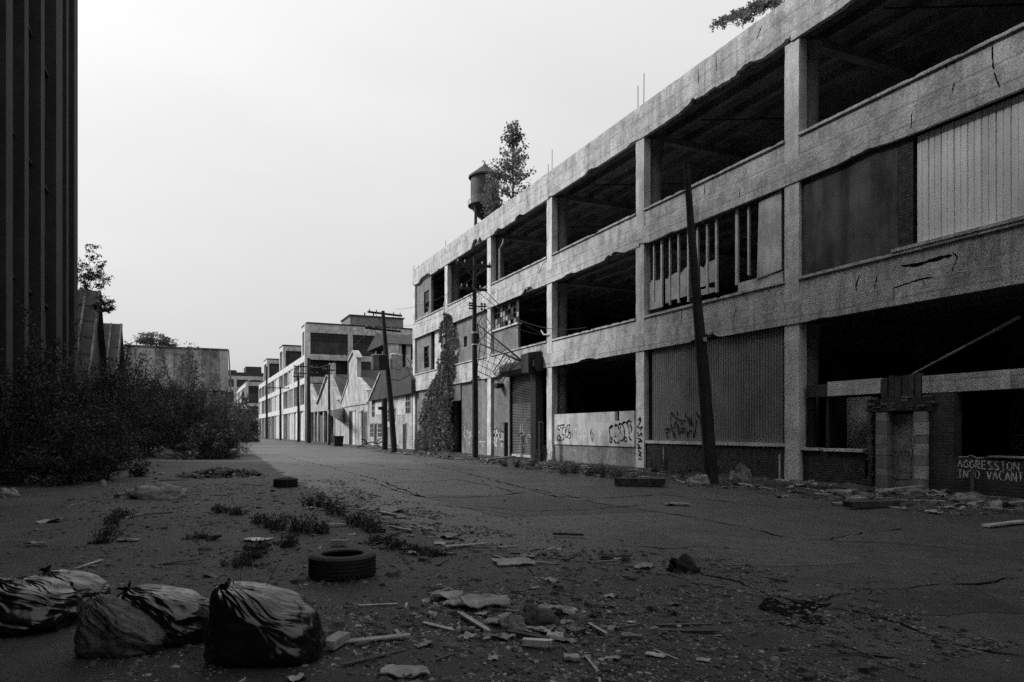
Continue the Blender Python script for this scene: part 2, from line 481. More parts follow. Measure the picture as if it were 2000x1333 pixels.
def jag(y, seed, amp):
    a = noise.noise((y * .45, seed, 0.0)); b = noise.noise((y * 2.6, seed, 3.0)); c = noise.noise((y * 9, seed, 5.0))
    s = max(0.0, a - .12) * 2.4
    return max(0.0, min(1.0, s * (.75 + .6 * b + .3 * c))) * amp + max(0, .012 * b)
def skin(name, y0, y1, z0, z1, x0, x1, seed, amp, mat='concrete', top=0.0):
    """slab of concrete with a spalled lower edge (and a chipped upper one)"""
    ys = steps(y0, y1, .11); mb = MB(); n = len(ys)
    for x, s in ((x0, 0.0), (x1, .03)):
        for y in ys: mb.v.append((x, y, z0 + jag(y, seed + s, amp)))
        for y in ys: mb.v.append((x, y, z1 - (max(0, noise.noise((y * 2.2, seed + 31 + s, 0)) - .1) * top)))
    A, B, C_, Dd = 0, n, 2 * n, 3 * n
    for i in range(n - 1):
        mb.f += [(A + i, A + i + 1, B + i + 1, B + i), (C_ + i, Dd + i, Dd + i + 1, C_ + i + 1),
                 (A + i, C_ + i, C_ + i + 1, A + i + 1), (B + i, B + i + 1, Dd + i + 1, Dd + i)]
    mb.f += [(A, B, Dd, C_), (A + n - 1, C_ + n - 1, Dd + n - 1, B + n - 1)]
    return part(name, mb, mat)

HW = .30
for k, yc in enumerate(COLY):
    # front pier, with chipped edges
    zs = steps(0, Z3H - .02, .28); mb = MB(); n = 4
    for z in zs:
        c = [.022 * noise.noise((yc, z * 2.3, q * 7.1)) + (.05 * max(0, noise.noise((yc, z * .9, q * 3.1)) - .25)) for q in range(4)]
        mb.v += [(D + .02 + abs(c[2]), yc - HW + c[0], z - (.3 if z == 0 else 0)), (D + .36, yc - HW, z - (.3 if z == 0 else 0)),
                 (D + .36, yc + HW, z - (.3 if z == 0 else 0)), (D + .02 + abs(c[3]), yc + HW + c[1], z - (.3 if z == 0 else 0))]
    for i in range(len(zs) - 1):
        for q in range(4):
            a = i * 4 + q; b = i * 4 + (q + 1) % 4; mb.f.append((a, b, b + 4, a + 4))
    mb.f += [(3, 2, 1, 0), tuple(4 * (len(zs) - 1) + q for q in range(4))]
    part('column', mb, 'concrete_column')
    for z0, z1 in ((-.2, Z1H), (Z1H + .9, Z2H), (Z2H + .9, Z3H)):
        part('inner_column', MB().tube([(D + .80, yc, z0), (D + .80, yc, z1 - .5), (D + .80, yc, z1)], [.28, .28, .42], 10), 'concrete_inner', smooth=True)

sd_ = 0
for k in range(NB - 1):
    y1, y0 = COLY[k] - HW, COLY[k + 1] + HW
    yc0, yc1 = COLY[k + 1], COLY[k] + (HW if k == 0 else 0)
    for zb, zt, lev in ((Z1H, Z2S, 1), (Z2H, Z3S, 2)):
        sd_ += 1
        skin('beam', yc0, yc1, zb, zb + .74, D - .012, D + .10, sd_ * 1.37, .30)
        mb = MB().box(D + .10, D + .50, yc0, yc1, zb + .06, zb + .90); part('beam_core', mb, 'concrete_broken')
        skin('sill_wall', y0, y1, zb + .742, zt - .09, D + .035, D + .26, sd_ * 2.11 + 50, 0.0)
        skin('sill', y0, y1, zt - .088, zt, D - .03, D + .34, sd_ * 3.3 + 90, 0.0, top=.16 if k in (3, 4) else .08)
    sd_ += 1
    skin('parapet', yc0, yc1, Z3H, Z_TOP, D - .012, D + .14, sd_ * 1.91, .46, top=.05)
    mb = MB().box(D + .14, D + .45, yc0, yc1, Z3H + .10, Z_TOP - .12); part('parapet_core', mb, 'concrete_broken')

Ya, Yb = COLY[-1] + .01, COLY[0] + HW - .06
for zc, nm in ((Z1H, 'floor_slab'), (Z2H, 'floor_slab'), (Z3H, 'roof_slab')):
    part(nm, MB().box(D + .50, D + BD, Ya, Yb, zc + .62, zc + .92), 'soffit')
    # ribs under the slab, running along the street, and a cross beam at every column
    for i in range(13):
        x = D + 1.35 + i * 1.2
        part('joist', MB().box(x, x + .22, Ya, Yb, zc + .30, zc + .618), 'soffit')
    for yc in COLY[:-1]:
        part('cross_beam', MB().box(D + .502, D + BD - .5, yc - .17, yc + .17, zc + .02, zc + .29), 'soffit')
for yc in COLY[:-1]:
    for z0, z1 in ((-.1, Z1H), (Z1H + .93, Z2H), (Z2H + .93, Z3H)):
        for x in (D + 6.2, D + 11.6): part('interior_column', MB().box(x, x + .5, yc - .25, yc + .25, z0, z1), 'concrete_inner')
part('back_wall', MB().box(D + BD, D + BD + .3, Ya - .2, Yb, -.2, Z_TOP - .6), 'interior_shade')  # solid and near-black; the unlit depth of the floors is in its colour
part('floor', MB().box(D + .5, D + BD, Ya, Yb, -.3, .06), 'interior_shade')
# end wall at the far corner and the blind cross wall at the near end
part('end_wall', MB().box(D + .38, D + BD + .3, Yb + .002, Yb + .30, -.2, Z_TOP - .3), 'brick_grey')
part('cross_wall', MB().box(D + .5, D + BD, Ya - .3, Ya - .02, -.2, Z_TOP - .6), 'interior_shade')

# bare bars standing out of the parapet at the columns
for k, hs in ((5, ()), (4, (1.0, 1.35)), (3, (.5, 1.15)), (1, (.5,)), (0, (.45,))):
    for i, h in enumerate(hs):
        y = COLY[k] + .22 - i * .42
        mb = MB().tube([(D + .08, y, Z_TOP - .9), (D + .08 + .02 * i, y, Z_TOP + h)], .016, 5)
        part('rebar', mb, 'black_metal')

def rect(px0, px1, py, X):   # two pixels -> sorted Y
    a, b = FY(px0, X), FY(px1, X); return min(a, b), max(a, b)
def panel(name, k, z0, z1, mat, f0=0.0, f1=1.0, X0=.20, X1=.34, parent=fac):
    """flat infill in bay k (between columns k and k+1); f runs from the far column (0) to the near one (1)"""
    a, b = COLY[k] - HW, COLY[k + 1] + HW
    y1, y0 = a + (b - a) * f0, a + (b - a) * f1
    return part(name, MB().box(D + X0, D + X1, y0 + .004, y1 - .004, z0, z1), mat, parent)
def fof(k, px, X=D + .2):
    a, b = COLY[k] - HW, COLY[k + 1] + HW; return (FY(px, X) - a) / (b - a)
def bay_y(k, f):
    a, b = COLY[k] - HW, COLY[k + 1] + HW; return a + (b - a) * f
ZB1, ZB2 = Z1H + .06, Z2H + .06

def wall_with_holes(name, k, z0, z1, mat, holes, f0=0., f1=1., X0=.20, X1=.40, parent=fac):
    """wall in bay k with rectangular openings (f0, f1, z0, z1)"""
    fs = sorted({f0, f1} | {h[0] for h in holes} | {h[1] for h in holes}); zs = sorted({z0, z1} | {h[2] for h in holes} | {h[3] for h in holes})
    mb = MB()
    for a, b in zip(fs[:-1], fs[1:]):
        for c, d in zip(zs[:-1], zs[1:]):
            if any(h[0] <= (a + b) / 2 <= h[1] and h[2] <= (c + d) / 2 <= h[3] for h in holes): continue
            mb.box(D + X0, D + X1, bay_y(k, b), bay_y(k, a), c, d)
    # weld the cells so that no inner faces remain coplanar
    o = part(name, mb, mat, parent)
    import bmesh
    bm = bmesh.new(); bm.from_mesh(o.data); bmesh.ops.remove_doubles(bm, verts=bm.verts, dist=.0005)
    seen = {}
    for f in bm.faces: seen.setdefault(tuple(sorted(v.index for v in f.verts)), []).append(f)
    bmesh.ops.delete(bm, geom=[f for fl in seen.values() if len(fl) > 1 for f in fl], context='FACES')
    bm.to_mesh(o.data); bm.free()
    return o
def window(parent, k, h, nx, nz, X, broken=.4, bar=.035, frame='black_metal', glass='glass_dirty'):
    """steel sash in opening h of bay k: a frame, bars and one mesh per pane"""
    ya, yb = bay_y(k, h[1]), bay_y(k, h[0]); z0, z1 = h[2], h[3]
    mb = MB()
    for i in range(nx + 1):
        y = ya + (yb - ya) * i / nx; mb.box(D + X - .03, D + X + .03, y - bar / 2, y + bar / 2, z0, z1)
    for j in range(nz + 1):
        z = z0 + (z1 - z0) * j / nz; mb.box(D + X - .025, D + X + .025, ya, yb, z - bar / 2, z + bar / 2)
    fr = part('window_frame', mb, frame, parent)
    for i in range(nx):
        for j in range(nz):
            if random.random() < broken: continue
            y0 = ya + (yb - ya) * i / nx + bar * .6; y1 = ya + (yb - ya) * (i + 1) / nx - bar * .6
            q0 = z0 + (z1 - z0) * j / nz + bar * .6; q1 = z0 + (z1 - z0) * (j + 1) / nz - bar * .6
            part('pane', MB().box(D + X - .006, D + X + .006, y0, y1, q0, q1), glass if random.random() < .5 else 'glass_dirty', parent)
    return fr

# ---- bay 0 (far corner): brick with windows, a gap beside them on both upper floors
for zs_, zh in ((Z3S, Z3H + .08), (Z2S, ZB2)):
    f_gap = fof(0, 842); fw0, fw1 = fof(0, 828), fof(0, 838)
    wl = wall_with_holes('brick_infill', 0, zs_, zh, 'brick_grey', [(fw0, fw1, zs_ + .35, zs_ + 2.1)], 0., f_gap)
    window(wl, 0, (fw0, fw1, zs_ + .35, zs_ + 2.1), 2, 4, .30, .5)
panel('plaster_panel', 0, Z2S, ZB2 - .02, 'plaster_pale', fof(0, 848), .97, .24, .34)
panel('brick_infill', 0, -.2, ZB1, 'brick_grey', 0, 1.0)
# ---- bay 1: ground floor gateway, brick above
fg0, fg1 = fof(1, 878), fof(1, 902)
gate = wall_with_holes('brick_infill', 1, -.2, ZB1, 'brick_grey', [(fg0, fg1, -.2, FZ(890, 783))], 0, 1)
part('gateway_lintel', MB().box(D + .10, D + .195, bay_y(1, fg1) + .02, bay_y(1, fg0), FZ(890, 783), FZ(890, 752)), 'siding_dark', gate)
panel('plaster_panel', 1, Z2S, ZB2 - .02, 'plaster_pale', .02, fof(1, 893), .24, .36)
b1 = wall_with_holes('brick_infill', 1, Z2S, ZB2, 'brick_grey', [(fof(1, 906), fof(1, 912), FZ(909, 676), FZ(909, 655))], fof(1, 894), 1.0)
# ---- bay 2: roller shutter, broken sash above
c2 = panel('brick_infill', 2, -.2, ZB1, 'brick_grey', 0., fof(2, 999))
fs_ = fof(2, 1012)
panel('brick_infill', 2, Z2S, FZ(985, 640), 'brick_grey', 0, fs_)
panel('sill', 2, FZ(985, 640) + .002, FZ(985, 640) + .10, 'concrete_column', 0, fs_ + .01, .10, .40)
sash = part('sash_head', MB().box(D + .22, D + .32, bay_y(2, fs_), bay_y(2, 0.) - .004, ZB2 - .16, ZB2 - .02), 'rust')
window(sash, 2, (.02, fs_, FZ(985, 640) + .12, ZB2 - .16), 9, 4, .27, .34, .035, 'black_metal', 'glass_pale')
# shutter
ya, yb = FY(1049, D + .10), FY(1000, D + .10)
zdt = FZ(1025, 722)
shut = part('roller_shutter', MB().box(D + .16, D + .18, ya, yb, .05, zdt), 'shutter_dark')
nsl = 52; hz_ = (zdt - .25) / nsl
zsplit = FZ(1025, 789)
sl = {}
for nm in ('shutter_metal', 'shutter_dark'):
    mb = MB().prism([(0, 0), (-.05, hz_ * .12), (-.06, hz_ * .55), (0, hz_ * .72)], 'y', 0, yb - ya); sl[nm] = mb.mesh('slat', nm)
for i in range(nsl):
    z = .22 + i * hz_
    o = link('slat', sl['shutter_dark' if z > zsplit else 'shutter_metal'], shut); o.location = (D + .158, ya, z)
part('bottom_rail', MB().box(D + .06, D + .155, ya, yb, .06, .21), 'paint_grey', shut)
part('guide_rail', MB().box(D - .02, D + .14, yb + .002, yb + .12, 0, zdt + .3), 'black_metal', shut)
part('guide_rail', MB().box(D - .30, D + .16, ya - .62, ya - .002, 0, zdt + .2), 'black_metal', shut)
hb = MB(); yh0, yh1 = FY(1052, D - .3), FY(984, D - .3)
prof = [(D - .02, zdt - .30), (D - .40, zdt - .26), (D - .62, zdt - .02), (D - .60, zdt + .26), (D - .36, zdt + .46), (D - .02, zdt + .52)]
part('shutter_hood', hb.prism(prof, 'y', yh0, yh1), 'black_metal', shut)
part('motor_box', MB().hexa(((D - .8, ya - .75, zdt - .35), (D - .02, ya - .75, zdt - .35), (D - .02, ya + .1, zdt - .35), (D - .8, ya + .1, zdt - .35)),
                            ((D - .8, ya - .75, zdt + .72), (D - .02, ya - .75, zdt + .85), (D - .02, ya + .35, zdt + .80), (D - .8, ya + .25, zdt + .66))), 'black_metal', shut)
yl = FY(978, D + .1)
lampb = MB().box(D - .25, D + .198, yl - .25, yl + .25, FZ(978, 756), FZ(978, 749)).box(D - .35, D - .05, yl - .35, yl + .02, FZ(978, 759), FZ(978, 757))
part('wall_lamp', lampb, 'black_metal', c2)
# ---- bay 3: open, low wall of painted boards over brick
zt3, zm3 = FZ(1160, 806), FZ(1160, 871)
lw = panel('brick_base', 3, -.2, zm3, 'brick_grey', 0, 1, .16, .36)
pw3 = wall_with_holes('painted_low_wall', 3, zm3 + .004, zt3, 'plaster_pale', [(fof(3, 1205), fof(3, 1213), zt3 - .42, zt3)], .02, .97, .10, .24)
# ---- bay 4: broken window frames above, corrugated siding on brick below
zs4 = 1.05
def corrugated(name, y0, y1, z0, z1, X, pitch, depth, mat, parent):
    n = int((y1 - y0) / pitch * 4); mb = MB()
    offs = [0, -depth, -depth, 0]
    for i in range(n + 1):
        y = y0 + (y1 - y0) * i / n; x = X + offs[i % 4]
        mb.v += [(x, y, z0), (x, y, z1)]
    for i in range(n): mb.f.append((2 * i, 2 * i + 2, 2 * i + 3, 2 * i + 1))
    o = part(name, mb, mat, parent)
    s = o.modifiers.new('thick', 'SOLIDIFY'); s.thickness = .01
    return o
sid4 = corrugated('corrugated_siding', bay_y(4, .97), bay_y(4, .05), zs4 + .13, ZB1 - .06, D + .22, .13, .022, 'siding_dark', fac)
panel('blocking', 4, zs4 + .14, ZB1, 'interior_shade', 0, 1, .27, .34)
panel('window_sill', 4, zs4, zs4 + .12, 'concrete_column', 0, 1, .06, .36)
def bricks(name, y0, y1, z0, z1, X, parent, mat='brick_piece', each=False, thick=.10, L=.215, H=.062, gap=.013, mort='brick_dark', drop=0.0):
    """real bricks set 8 mm proud of their mortar"""
    bed = part('mortar', MB().box(X + .008, X + thick + .1, y0, y1, z0, z1), mort, parent)
    me = MB().box(0, thick, 0, L, 0, H).mesh('brick', mat); mb = MB(); r = 0; z = z0 + .006
    while z + H <= z1 + .004:
        y = y0 - (L / 2 if r % 2 else 0)
        while y < y1 - .03:
            a, b = max(y, y0), min(y + L, y1)
            if b - a > .04 and random.random() >= drop:
                xx = X + random.uniform(-.004, .004)
                if each:
                    o = link('brick', me, parent); o.location = (xx, a, z); o.scale = (1, (b - a) / L, 1)
                else: mb.box(xx, xx + thick, a, b, z, z + H)
            y += L + gap
        z += H + gap; r += 1
    if not each:
        o = part('brickwork', mb, mat, parent); o['kind'] = 'stuff'
    return bed
e4 = panel('brick_base', 4, -.2, .30, 'brick_dark', 0, 1, .19, .36)
bricks('b', bay_y(4, 1) + .01, bay_y(4, 0) - .01, -.02, zs4 - .01, D + .12, e4)
# pale downpipe stub and mortar strip on the base
part('drain_pipe', MB().tube([(D + .08, FY(1293), .1), (D + .08, FY(1293), .95)], .03, 6), 'paint_grey', e4)
part('stud', MB().box(D + .10, D + .12, FY(1520), FY(1516), 0, .8), 'paint_grey', e4)
# upper windows of bay 4
X4 = .22
def vpost(px, p0, p1, wd=.07, nm='mullion', mat='pale_metal', dx=0.):
    y = FY(px, D + X4); z0, z1 = FZ(px, p0, D + X4), FZ(px, p1, D + X4)
    return MB().box(D + X4 - .04, D + X4 + .04, y - wd / 2, y + wd / 2, min(z0, z1), max(z0, z1))
sf = part('window_frame', MB().box(D + X4 - .03, D + X4 + .05, FY(1400, D + X4), FY(1263, D + X4), Z2S + .003, Z2S + .07), 'timber')
for px, a, b, wd in ((1278, 589, 478, .07), (1293, 600, 468, .11), (1309, 596, 464, .06), (1326, 592, 457, .09), (1345, 590, 450, .09), (1363, 583, 444, .10),
                     (1382, 575, 438, .09), (1400, 572, 428, .10), (1440, 557, 410, .13), (1463, 538, 405, .08)):
    part('mullion', vpost(px, a, b, wd), 'pale_metal', sf)
for a, b, y0, y1, mt in ((1264, 1272, 560, 606, 'plaster_pale'), (1272, 1291, 545, 603, 'glass_pale'), (1300, 1307, 540, 592, 'glass_pale'), (1310, 1325, 536, 585, 'glass_pale'),
                         (1328, 1344, 528, 580, 'glass_pale'), (1347, 1355, 526, 582, 'glass_dirty'), (1368, 1380, 515, 560, 'glass_pale'), (1383, 1398, 512, 552, 'glass_pale'), (1367, 1398, 563, 574, 'glass_pale')):
    ya_, yb_ = FY(b, D + X4), FY(a, D + X4); zc0, zc1 = FZ((a + b) / 2, y1, D + X4), FZ((a + b) / 2, y0, D + X4)
    ptop = [(ya_, zc1 + random.uniform(-.12, .12)), (ya_ * .6 + yb_ * .4, zc1 + random.uniform(-.2, .2)), (yb_, zc1 + random.uniform(-.12, .12))]
    mb = MB().prism([(ya_, zc0), *ptop, (yb_, zc0)], 'x', D + X4 - .008, D + X4 + .008)
    part('pane', mb, mt, sf)
ya_, yb_ = FY(1530, D + .15), FY(1484, D + .15)
part('boarding_panel', MB().hexa(((D + .11, ya_ + .06, Z2S + .42), (D + .15, ya_ + .06, Z2S + .42), (D + .15, yb_ + .1, Z2S + .32), (D + .11, yb_ + .1, Z2S + .32)),
                                 ((D + .11, ya_ + .06, ZB2 - .1), (D + .15, ya_ + .06, ZB2 - .1), (D + .15, yb_, ZB2 - .2), (D + .11, yb_, ZB2 - .2))), 'plaster_pale', sf)
part('apron_board', MB().box(D + .16, D + .20, ya_ + .05, FY(1441, D + .15), Z2S + .004, Z2S + .36), 'plaster_pale', sf)
part('blocking', MB().box(D + .30, D + .34, ya_ - .1, yb_ - .1, Z2S, ZB2), 'concrete_inner')
# ---- bay 5: dark render, brick pier, pale metal sheets above
fp0, fp1 = fof(5, 1757), fof(5, 1787)
pr = panel('rendered_panel', 5, Z2S, ZB2, 'plaster_dark', 0, fp0, .14, .34)
panel('render_kerb', 5, Z2S, FZ(1650, 515), 'plaster_dark', 0, fp0, .11, .139, pr)
pier = panel('brick_pier', 5, Z2S, ZB2, 'brick_dark', fp0 + .002, fp1, .24, .40)
bricks('b', bay_y(5, fp1) + .005, bay_y(5, fp0) - .015, Z2S + .02, ZB2 - .04, D + .13, pier, each=True)
ms = panel('sheet_backing', 5, Z2S + .05, ZB2, 'interior_shade', fp1 + .004, 1, .30, .36)
yE = bay_y(5, fp1) - .05; pitch = .345
nP = int((yE - bay_y(5, 1)) / pitch)
me = MB().prism([(0, .02), (.02, 0), (.155, 0), (.165, .012), (.18, .012), (.19, 0), (.315, 0), (.338, .02), (.338, .03), (0, .03)][::-1], 'z', 0, ZB2 - Z2S - .16)
pm = MB(); pm.v = [(y_, x_, z_) for x_, y_, z_ in me.v]; pm.f = me.f
pme = pm.mesh('metal_sheet', 'siding_pale')
for i in range(nP):
    o = link('metal_sheet', pme, ms); o.location = (D + .19 + random.uniform(-.004, .004), yE - (i + 1) * pitch, Z2S + .06)
panel('sill', 5, Z2S + .002, Z2S + .085, 'concrete', fp0 - .01, 1, -.06, .24)
# ---- bay 5 ground floor: wrecked shopfront
zl = 1.04
r5 = part('brick_base', MB().box(D + .26, D + .42, FY(1690, D + .2), bay_y(5, 0), -.2, zl - .09), 'brick_dark')
bricks('b', FY(1690, D + .18) + .01, bay_y(5, 0) - .01, -.02, zl - .10, D + .18, r5)
part('ledge', MB().box(D + .08, D + .42, FY(1600, D + .1), bay_y(5, 0), zl - .08, zl), 'concrete_column', r5)
part('ledge', MB().box(D + .08, D + .42, FY(1686, D + .1), FY(1608, D + .1), zl - .09, zl - .005), 'concrete_column', r5)
bm5 = part('shop_beam', MB().box(D + .18, D + .45, FY(1720, D + .2), FY(1617, D + .2), 2.62, 3.05), 'concrete_column')
part('shop_beam', MB().box(D + .22, D + .45, bay_y(5, 1), FY(1800, D + .2), 2.56, 3.02), 'concrete')
part('shop_beam', MB().box(D + .20, D + .45, FY(1616, D + .2), FY(1575, D + .2), 2.62, 3.00), 'brick_dark')
part('beam_end', MB().box(D + .14, D + .216, FY(1971, D + .15), FY(1955, D + .15), 2.56, 2.98), 'concrete_column')
for i in range(6):      # soldier course of upright boards between the two beams
    y = FY(1722 + i * 13, D + .2); y2 = FY(1733 + i * 13, D + .2)
    part('upright_board', MB().box(D + .19 + .02 * (i % 2), D + .33, y2, y, 2.45, 3.05 + random.uniform(-.05, .06)), 'timber_dark')
for px, wd in ((1583, .25), (1617, .10)):
    y = FY(px, D + .3); part('shop_post', MB().box(D + .28, D + .40, y - wd / 2, y + wd / 2, zl, 2.62), 'black_metal')
part('shop_back_wall', MB().box(D + 1.2, D + 1.3, FY(1700, D + 1.2), FY(1618, D + 1.2), -.1, 2.6), 'plaster_pale')
part('shop_side_wall', MB().box(D + .46, D + 1.2, FY(1617, D + .4), FY(1610, D + .4), -.1, 2.6), 'interior_shade')
# doorway: ragged brick surround, block jambs, recessed door
yL, yR = FY(1694, D), FY(1818, D)
dr = part('door_surround', MB().box(D + .10, D + .42, FY(1709, D + .05), yL, -.1, 2.45), 'brick_dark')
part('brick_pier', MB().box(D + .10, D + .42, FY(1862, D + .1), FY(1811, D + .05), -.1, 2.55), 'brick_dark', dr)
part('lintel', MB().box(D + .04, D + .42, yR, yL + .05, 2.10, 2.45), 'brick_dark', dr)
for i in range(26):
    y = random.uniform(yR, yL); z = random.choice((2.12, 2.20, 2.28, 2.36, 2.44))
    part('brick', MB().box(D - .005 + random.uniform(0, .04), D + .12, y - .11, y + .10, z, z + .065), random.choice(('brick_piece', 'rubble')), dr)
for i in range(24):
    z = .05 + i * .085; part('brick', MB().box(D + .03, D + .12, yL - .12 - random.uniform(-.05, .06), yL + random.uniform(-.02, .10), z, z + .068), 'brick_piece', dr)
for a, b in ((1710, 1732), (1784, 1810)):
    y1_, y0_ = FY(a, D), FY(b, D); z = 0.0
    for j in range(7):
        h = (.36, .25, .32, .22, .36, .28, .30)[(j + a) % 7]
        if z + h > 2.08: h = 2.08 - z
        if h < .04: break
        dxx = random.uniform(0, .02)
        part('jamb_block', MB().box(D + dxx, D + .34, y0_ + random.uniform(0, .02), y1_, z, z + h - .008), random.choice(('jamb', 'jamb', 'concrete_inner', 'jamb_pale')), dr)
        z += h
door = part('door', MB().box(D + .26, D + .32, FY(1786, D + .26), FY(1733, D + .26), .02, 2.02), 'door_paint', dr)
for zp0, zp1 in ((.25, .85), (1.0, 1.75)):
    part('door_panel', MB().box(D + .245, D + .26, FY(1779, D + .26), FY(1746, D + .26), zp0, zp1), 'door_paint', dr)
part('door_handle', MB().box(D + .18, D + .26, FY(1784, D + .26), FY(1782, D + .26), .95, 1.08), 'pale_metal', dr)
# low wall with the painted words
zw = FZ(1940, 891, D + .1)
lw5 = part('low_wall', MB().box(D + .10, D + .40, COLY[6], FY(1862, D + .1), -.1, zw - .04), 'brick_dark')
part('coping', MB().box(D + .06, D + .42, COLY[6], FY(1930, D + .1), zw - .038, zw), 'timber', lw5)
part('wall_stud', MB().box(D + .07, D + .10, FY(1903, D + .1), FY(1897, D + .1), 0, .62), 'rubble', lw5)
a5, b5 = XP(1778, 734, D + .9), XP(1992, 619, D + .9)
part('fallen_conduit', MB().tube([a5, a5.lerp(b5, .45), a5.lerp(b5, .5), b5], [.03, .035, .03, .045], 7), 'plaster_pale', fac)
# hanging white pipe in bay 2 and fittings
p0, p1, p2, p3 = XP(976, 546, D + .3), XP(976, 487, D + .3), XP(982, 476, D + .4), XP(984, 468, D + .5)
part('vent_pipe', MB().tube([p0, p1, p2, p3], .06, 7), 'pale_metal')
q0, q1, q2 = XP(1057, 646, D - .1), XP(1062, 654, D - .1), XP(1074, 654, D + .02)
part('wire_bracket', MB().tube([q0, q1, q2], .045, 6), 'paint_white')
y = FY(1287, D + .9); part('riser_pipe', MB().tube([(D + .9, y, Z3S - .3), (D + .9, y, Z3H)], .05, 6), 'concrete')
# ceiling conduits crossing the upper bays
for k in (2, 3, 4, 5):
    part('ceiling_conduit', MB().tube([(D + 1.5, COLY[k] - 2.2, Z3H + .22), (D + 8, COLY[k] - 5.5, Z3H + .22)], .03, 5), 'black_metal')

# ---- paint: graffiti strokes lie 4 mm off the wall they are on
def strokes(name, lines, X, width, mat, parent, step=.05, space='px'):
    mb = MB()
    for ln in lines:
        pts = [XP(a, b, X) for a, b in ln] if space == 'px' else [Vector((X, a, b)) for a, b in ln]
        pts = densify(pts, step); v, f = ribbon(pts, width, (1, 0, 0), taper=True)
        n = len(mb.v); mb.v += v; mb.f += [tuple(n + i for i in q) for q in f]
    return link(name, mb.mesh(name, mat), parent)
def sub(ox, oy, sx, sy, pts): return [(ox + a / sx, oy + b / sy) for a, b in pts]
def s10(*pts): return sub(1070, 790, 10, 10, pts)
XW = D + .096
strokes('graffiti', [s10((190, 500), (200, 420), (320, 400), (315, 450), (280, 470), (275, 590), (320, 600), (310, 690), (210, 705), (175, 690), (190, 625), (235, 610), (240, 500), (190, 500)),
                     s10((340, 440), (345, 640), (370, 650), (440, 540), (390, 560), (430, 405), (380, 410), (350, 560)), s10((440, 540), (440, 660), (400, 660))], XW, .08, 'paint_black', pw3)
def fillstroke(lines, X, width, mat, parent): strokes('graffiti', lines, X + .001, width, mat, parent)
fillstroke([s10((255, 430), (255, 680)), s10((210, 450), (310, 440)), s10((200, 655), (300, 660)), s10((360, 440), (355, 640)), s10((420, 430), (390, 570), (430, 640))], XW, .16, 'paint_white', pw3)
fillstroke([s10((540, 440), (540, 680), (520, 710)), s10((575, 450), (590, 670)), s10((615, 460), (610, 560), (640, 690), (600, 720)), s10((660, 470), (650, 720)), s10((690, 480), (700, 700)), s10((735, 460), (745, 640), (765, 635))], XW, .08, 'paint_white', pw3)
strokes('graffiti', [s10((560, 440), (565, 690)), s10((600, 460), (605, 660)), s10((635, 470), (630, 600)), s10((675, 480), (672, 720)), s10((720, 470), (722, 700))], XW, .045, 'paint_grey', pw3)
strokes('graffiti', [s10((850, 470), (840, 590), (860, 720)), s10((870, 540), (885, 640), (865, 730)), s10((480, 500), (470, 640)), s10((830, 500), (835, 600))], XW, .11, 'siding_dark', pw3)
strokes('graffiti', [s10((1210, 740), (1215, 600), (1195, 470), (1270, 410)), s10((1210, 740), (1250, 745), (1260, 650), (1235, 650), (1240, 700)), s10((1300, 430), (1330, 400), (1370, 420), (1390, 500)),
                     s10((1300, 640), (1330, 620), (1330, 650)), s10((1285, 690), (1310, 745), (1370, 760), (1400, 700)), s10((1375, 410), (1400, 380), (1450, 390), (1490, 480), (1500, 620), (1470, 700), (1420, 715)),
                     s10((1420, 420), (1410, 520), (1430, 580)), s10((1460, 380), (1490, 345), (1550, 370), (1580, 480), (1590, 600)), s10((1540, 355), (1580, 315), (1640, 350)),
                     s10((1490, 700), (1500, 650), (1540, 650), (1545, 700), (1520, 740), (1490, 700)), s10((1600, 380), (1640, 470), (1620, 560)), s10((1640, 700), (1600, 680), (1580, 610))], XW, .095, 'paint_black', pw3)
strokes('graffiti', [s10((1210, 460), (1270, 420)), s10((1310, 430), (1350, 400)), s10((1385, 400), (1420, 372)), s10((1450, 385), (1500, 345)), s10((1545, 350), (1590, 325))], XW, .16, 'paint_black', pw3)
strokes('graffiti', [s10((900, 510), (1580, 505)), s10((900, 330), (1000, 325), (1250, 325)), s10((920, 405), (1290, 405))], XW, .02, 'paint_white', pw3)
strokes('graffiti', [s10((750, 840), (720, 1000)), s10((1188, 860), (1160, 1130)), s10((430, 840), (440, 905), (550, 905), (555, 850)), s10((85, 815), (90, 900)), s10((1675, 900), (1665, 1180))], D + .156, .035, 'paint_grey', lw)
def sE(*pts): return sub(1280, 780, 13.33, 13.33, pts)
strokes('graffiti', [sE((430, 320), (400, 480), (400, 650), (440, 830), (510, 1030), (500, 820)), sE((430, 360), (500, 470), (600, 540), (700, 565), (800, 570)), sE((570, 310), (575, 450)),
                     sE((490, 780), (500, 620), (530, 600), (580, 680), (610, 920), (680, 850), (750, 835), (790, 870)), sE((640, 790), (720, 745), (800, 780)), sE((640, 640), (740, 645)),
                     sE((820, 800), (840, 990), (850, 890), (910, 820), (970, 850)), sE((840, 450), (860, 570), (900, 680), (930, 470), (950, 590), (980, 710)), sE((1000, 860), (990, 1020), (1050, 750), (1070, 540)),
                     sE((1075, 320), (1080, 400), (1140, 450), (1180, 590), (1160, 650)), sE((1200, 600), (1270, 555)), sE((1200, 680), (1220, 880), (1195, 980)), sE((780, 360), (790, 480)),
                     sE((245, 800), (300, 770), (370, 780), (340, 860), (270, 880), (310, 900), (290, 980), (340, 1010))], D + .178, .075, 'paint_black', sid4)
def sC(*pts): return sub(890, 780, 10, 10, pts)
strokes('graffiti', [sC((180, 520), (160, 700), (190, 760)), sC((230, 680), (300, 640), (250, 760), (320, 700), (330, 880)), sC((260, 830), (280, 900)), sC((210, 600), (260, 700), (310, 720)), sC((140, 930), (160, 1080))], D + .196, .09, 'paint_white', gate)
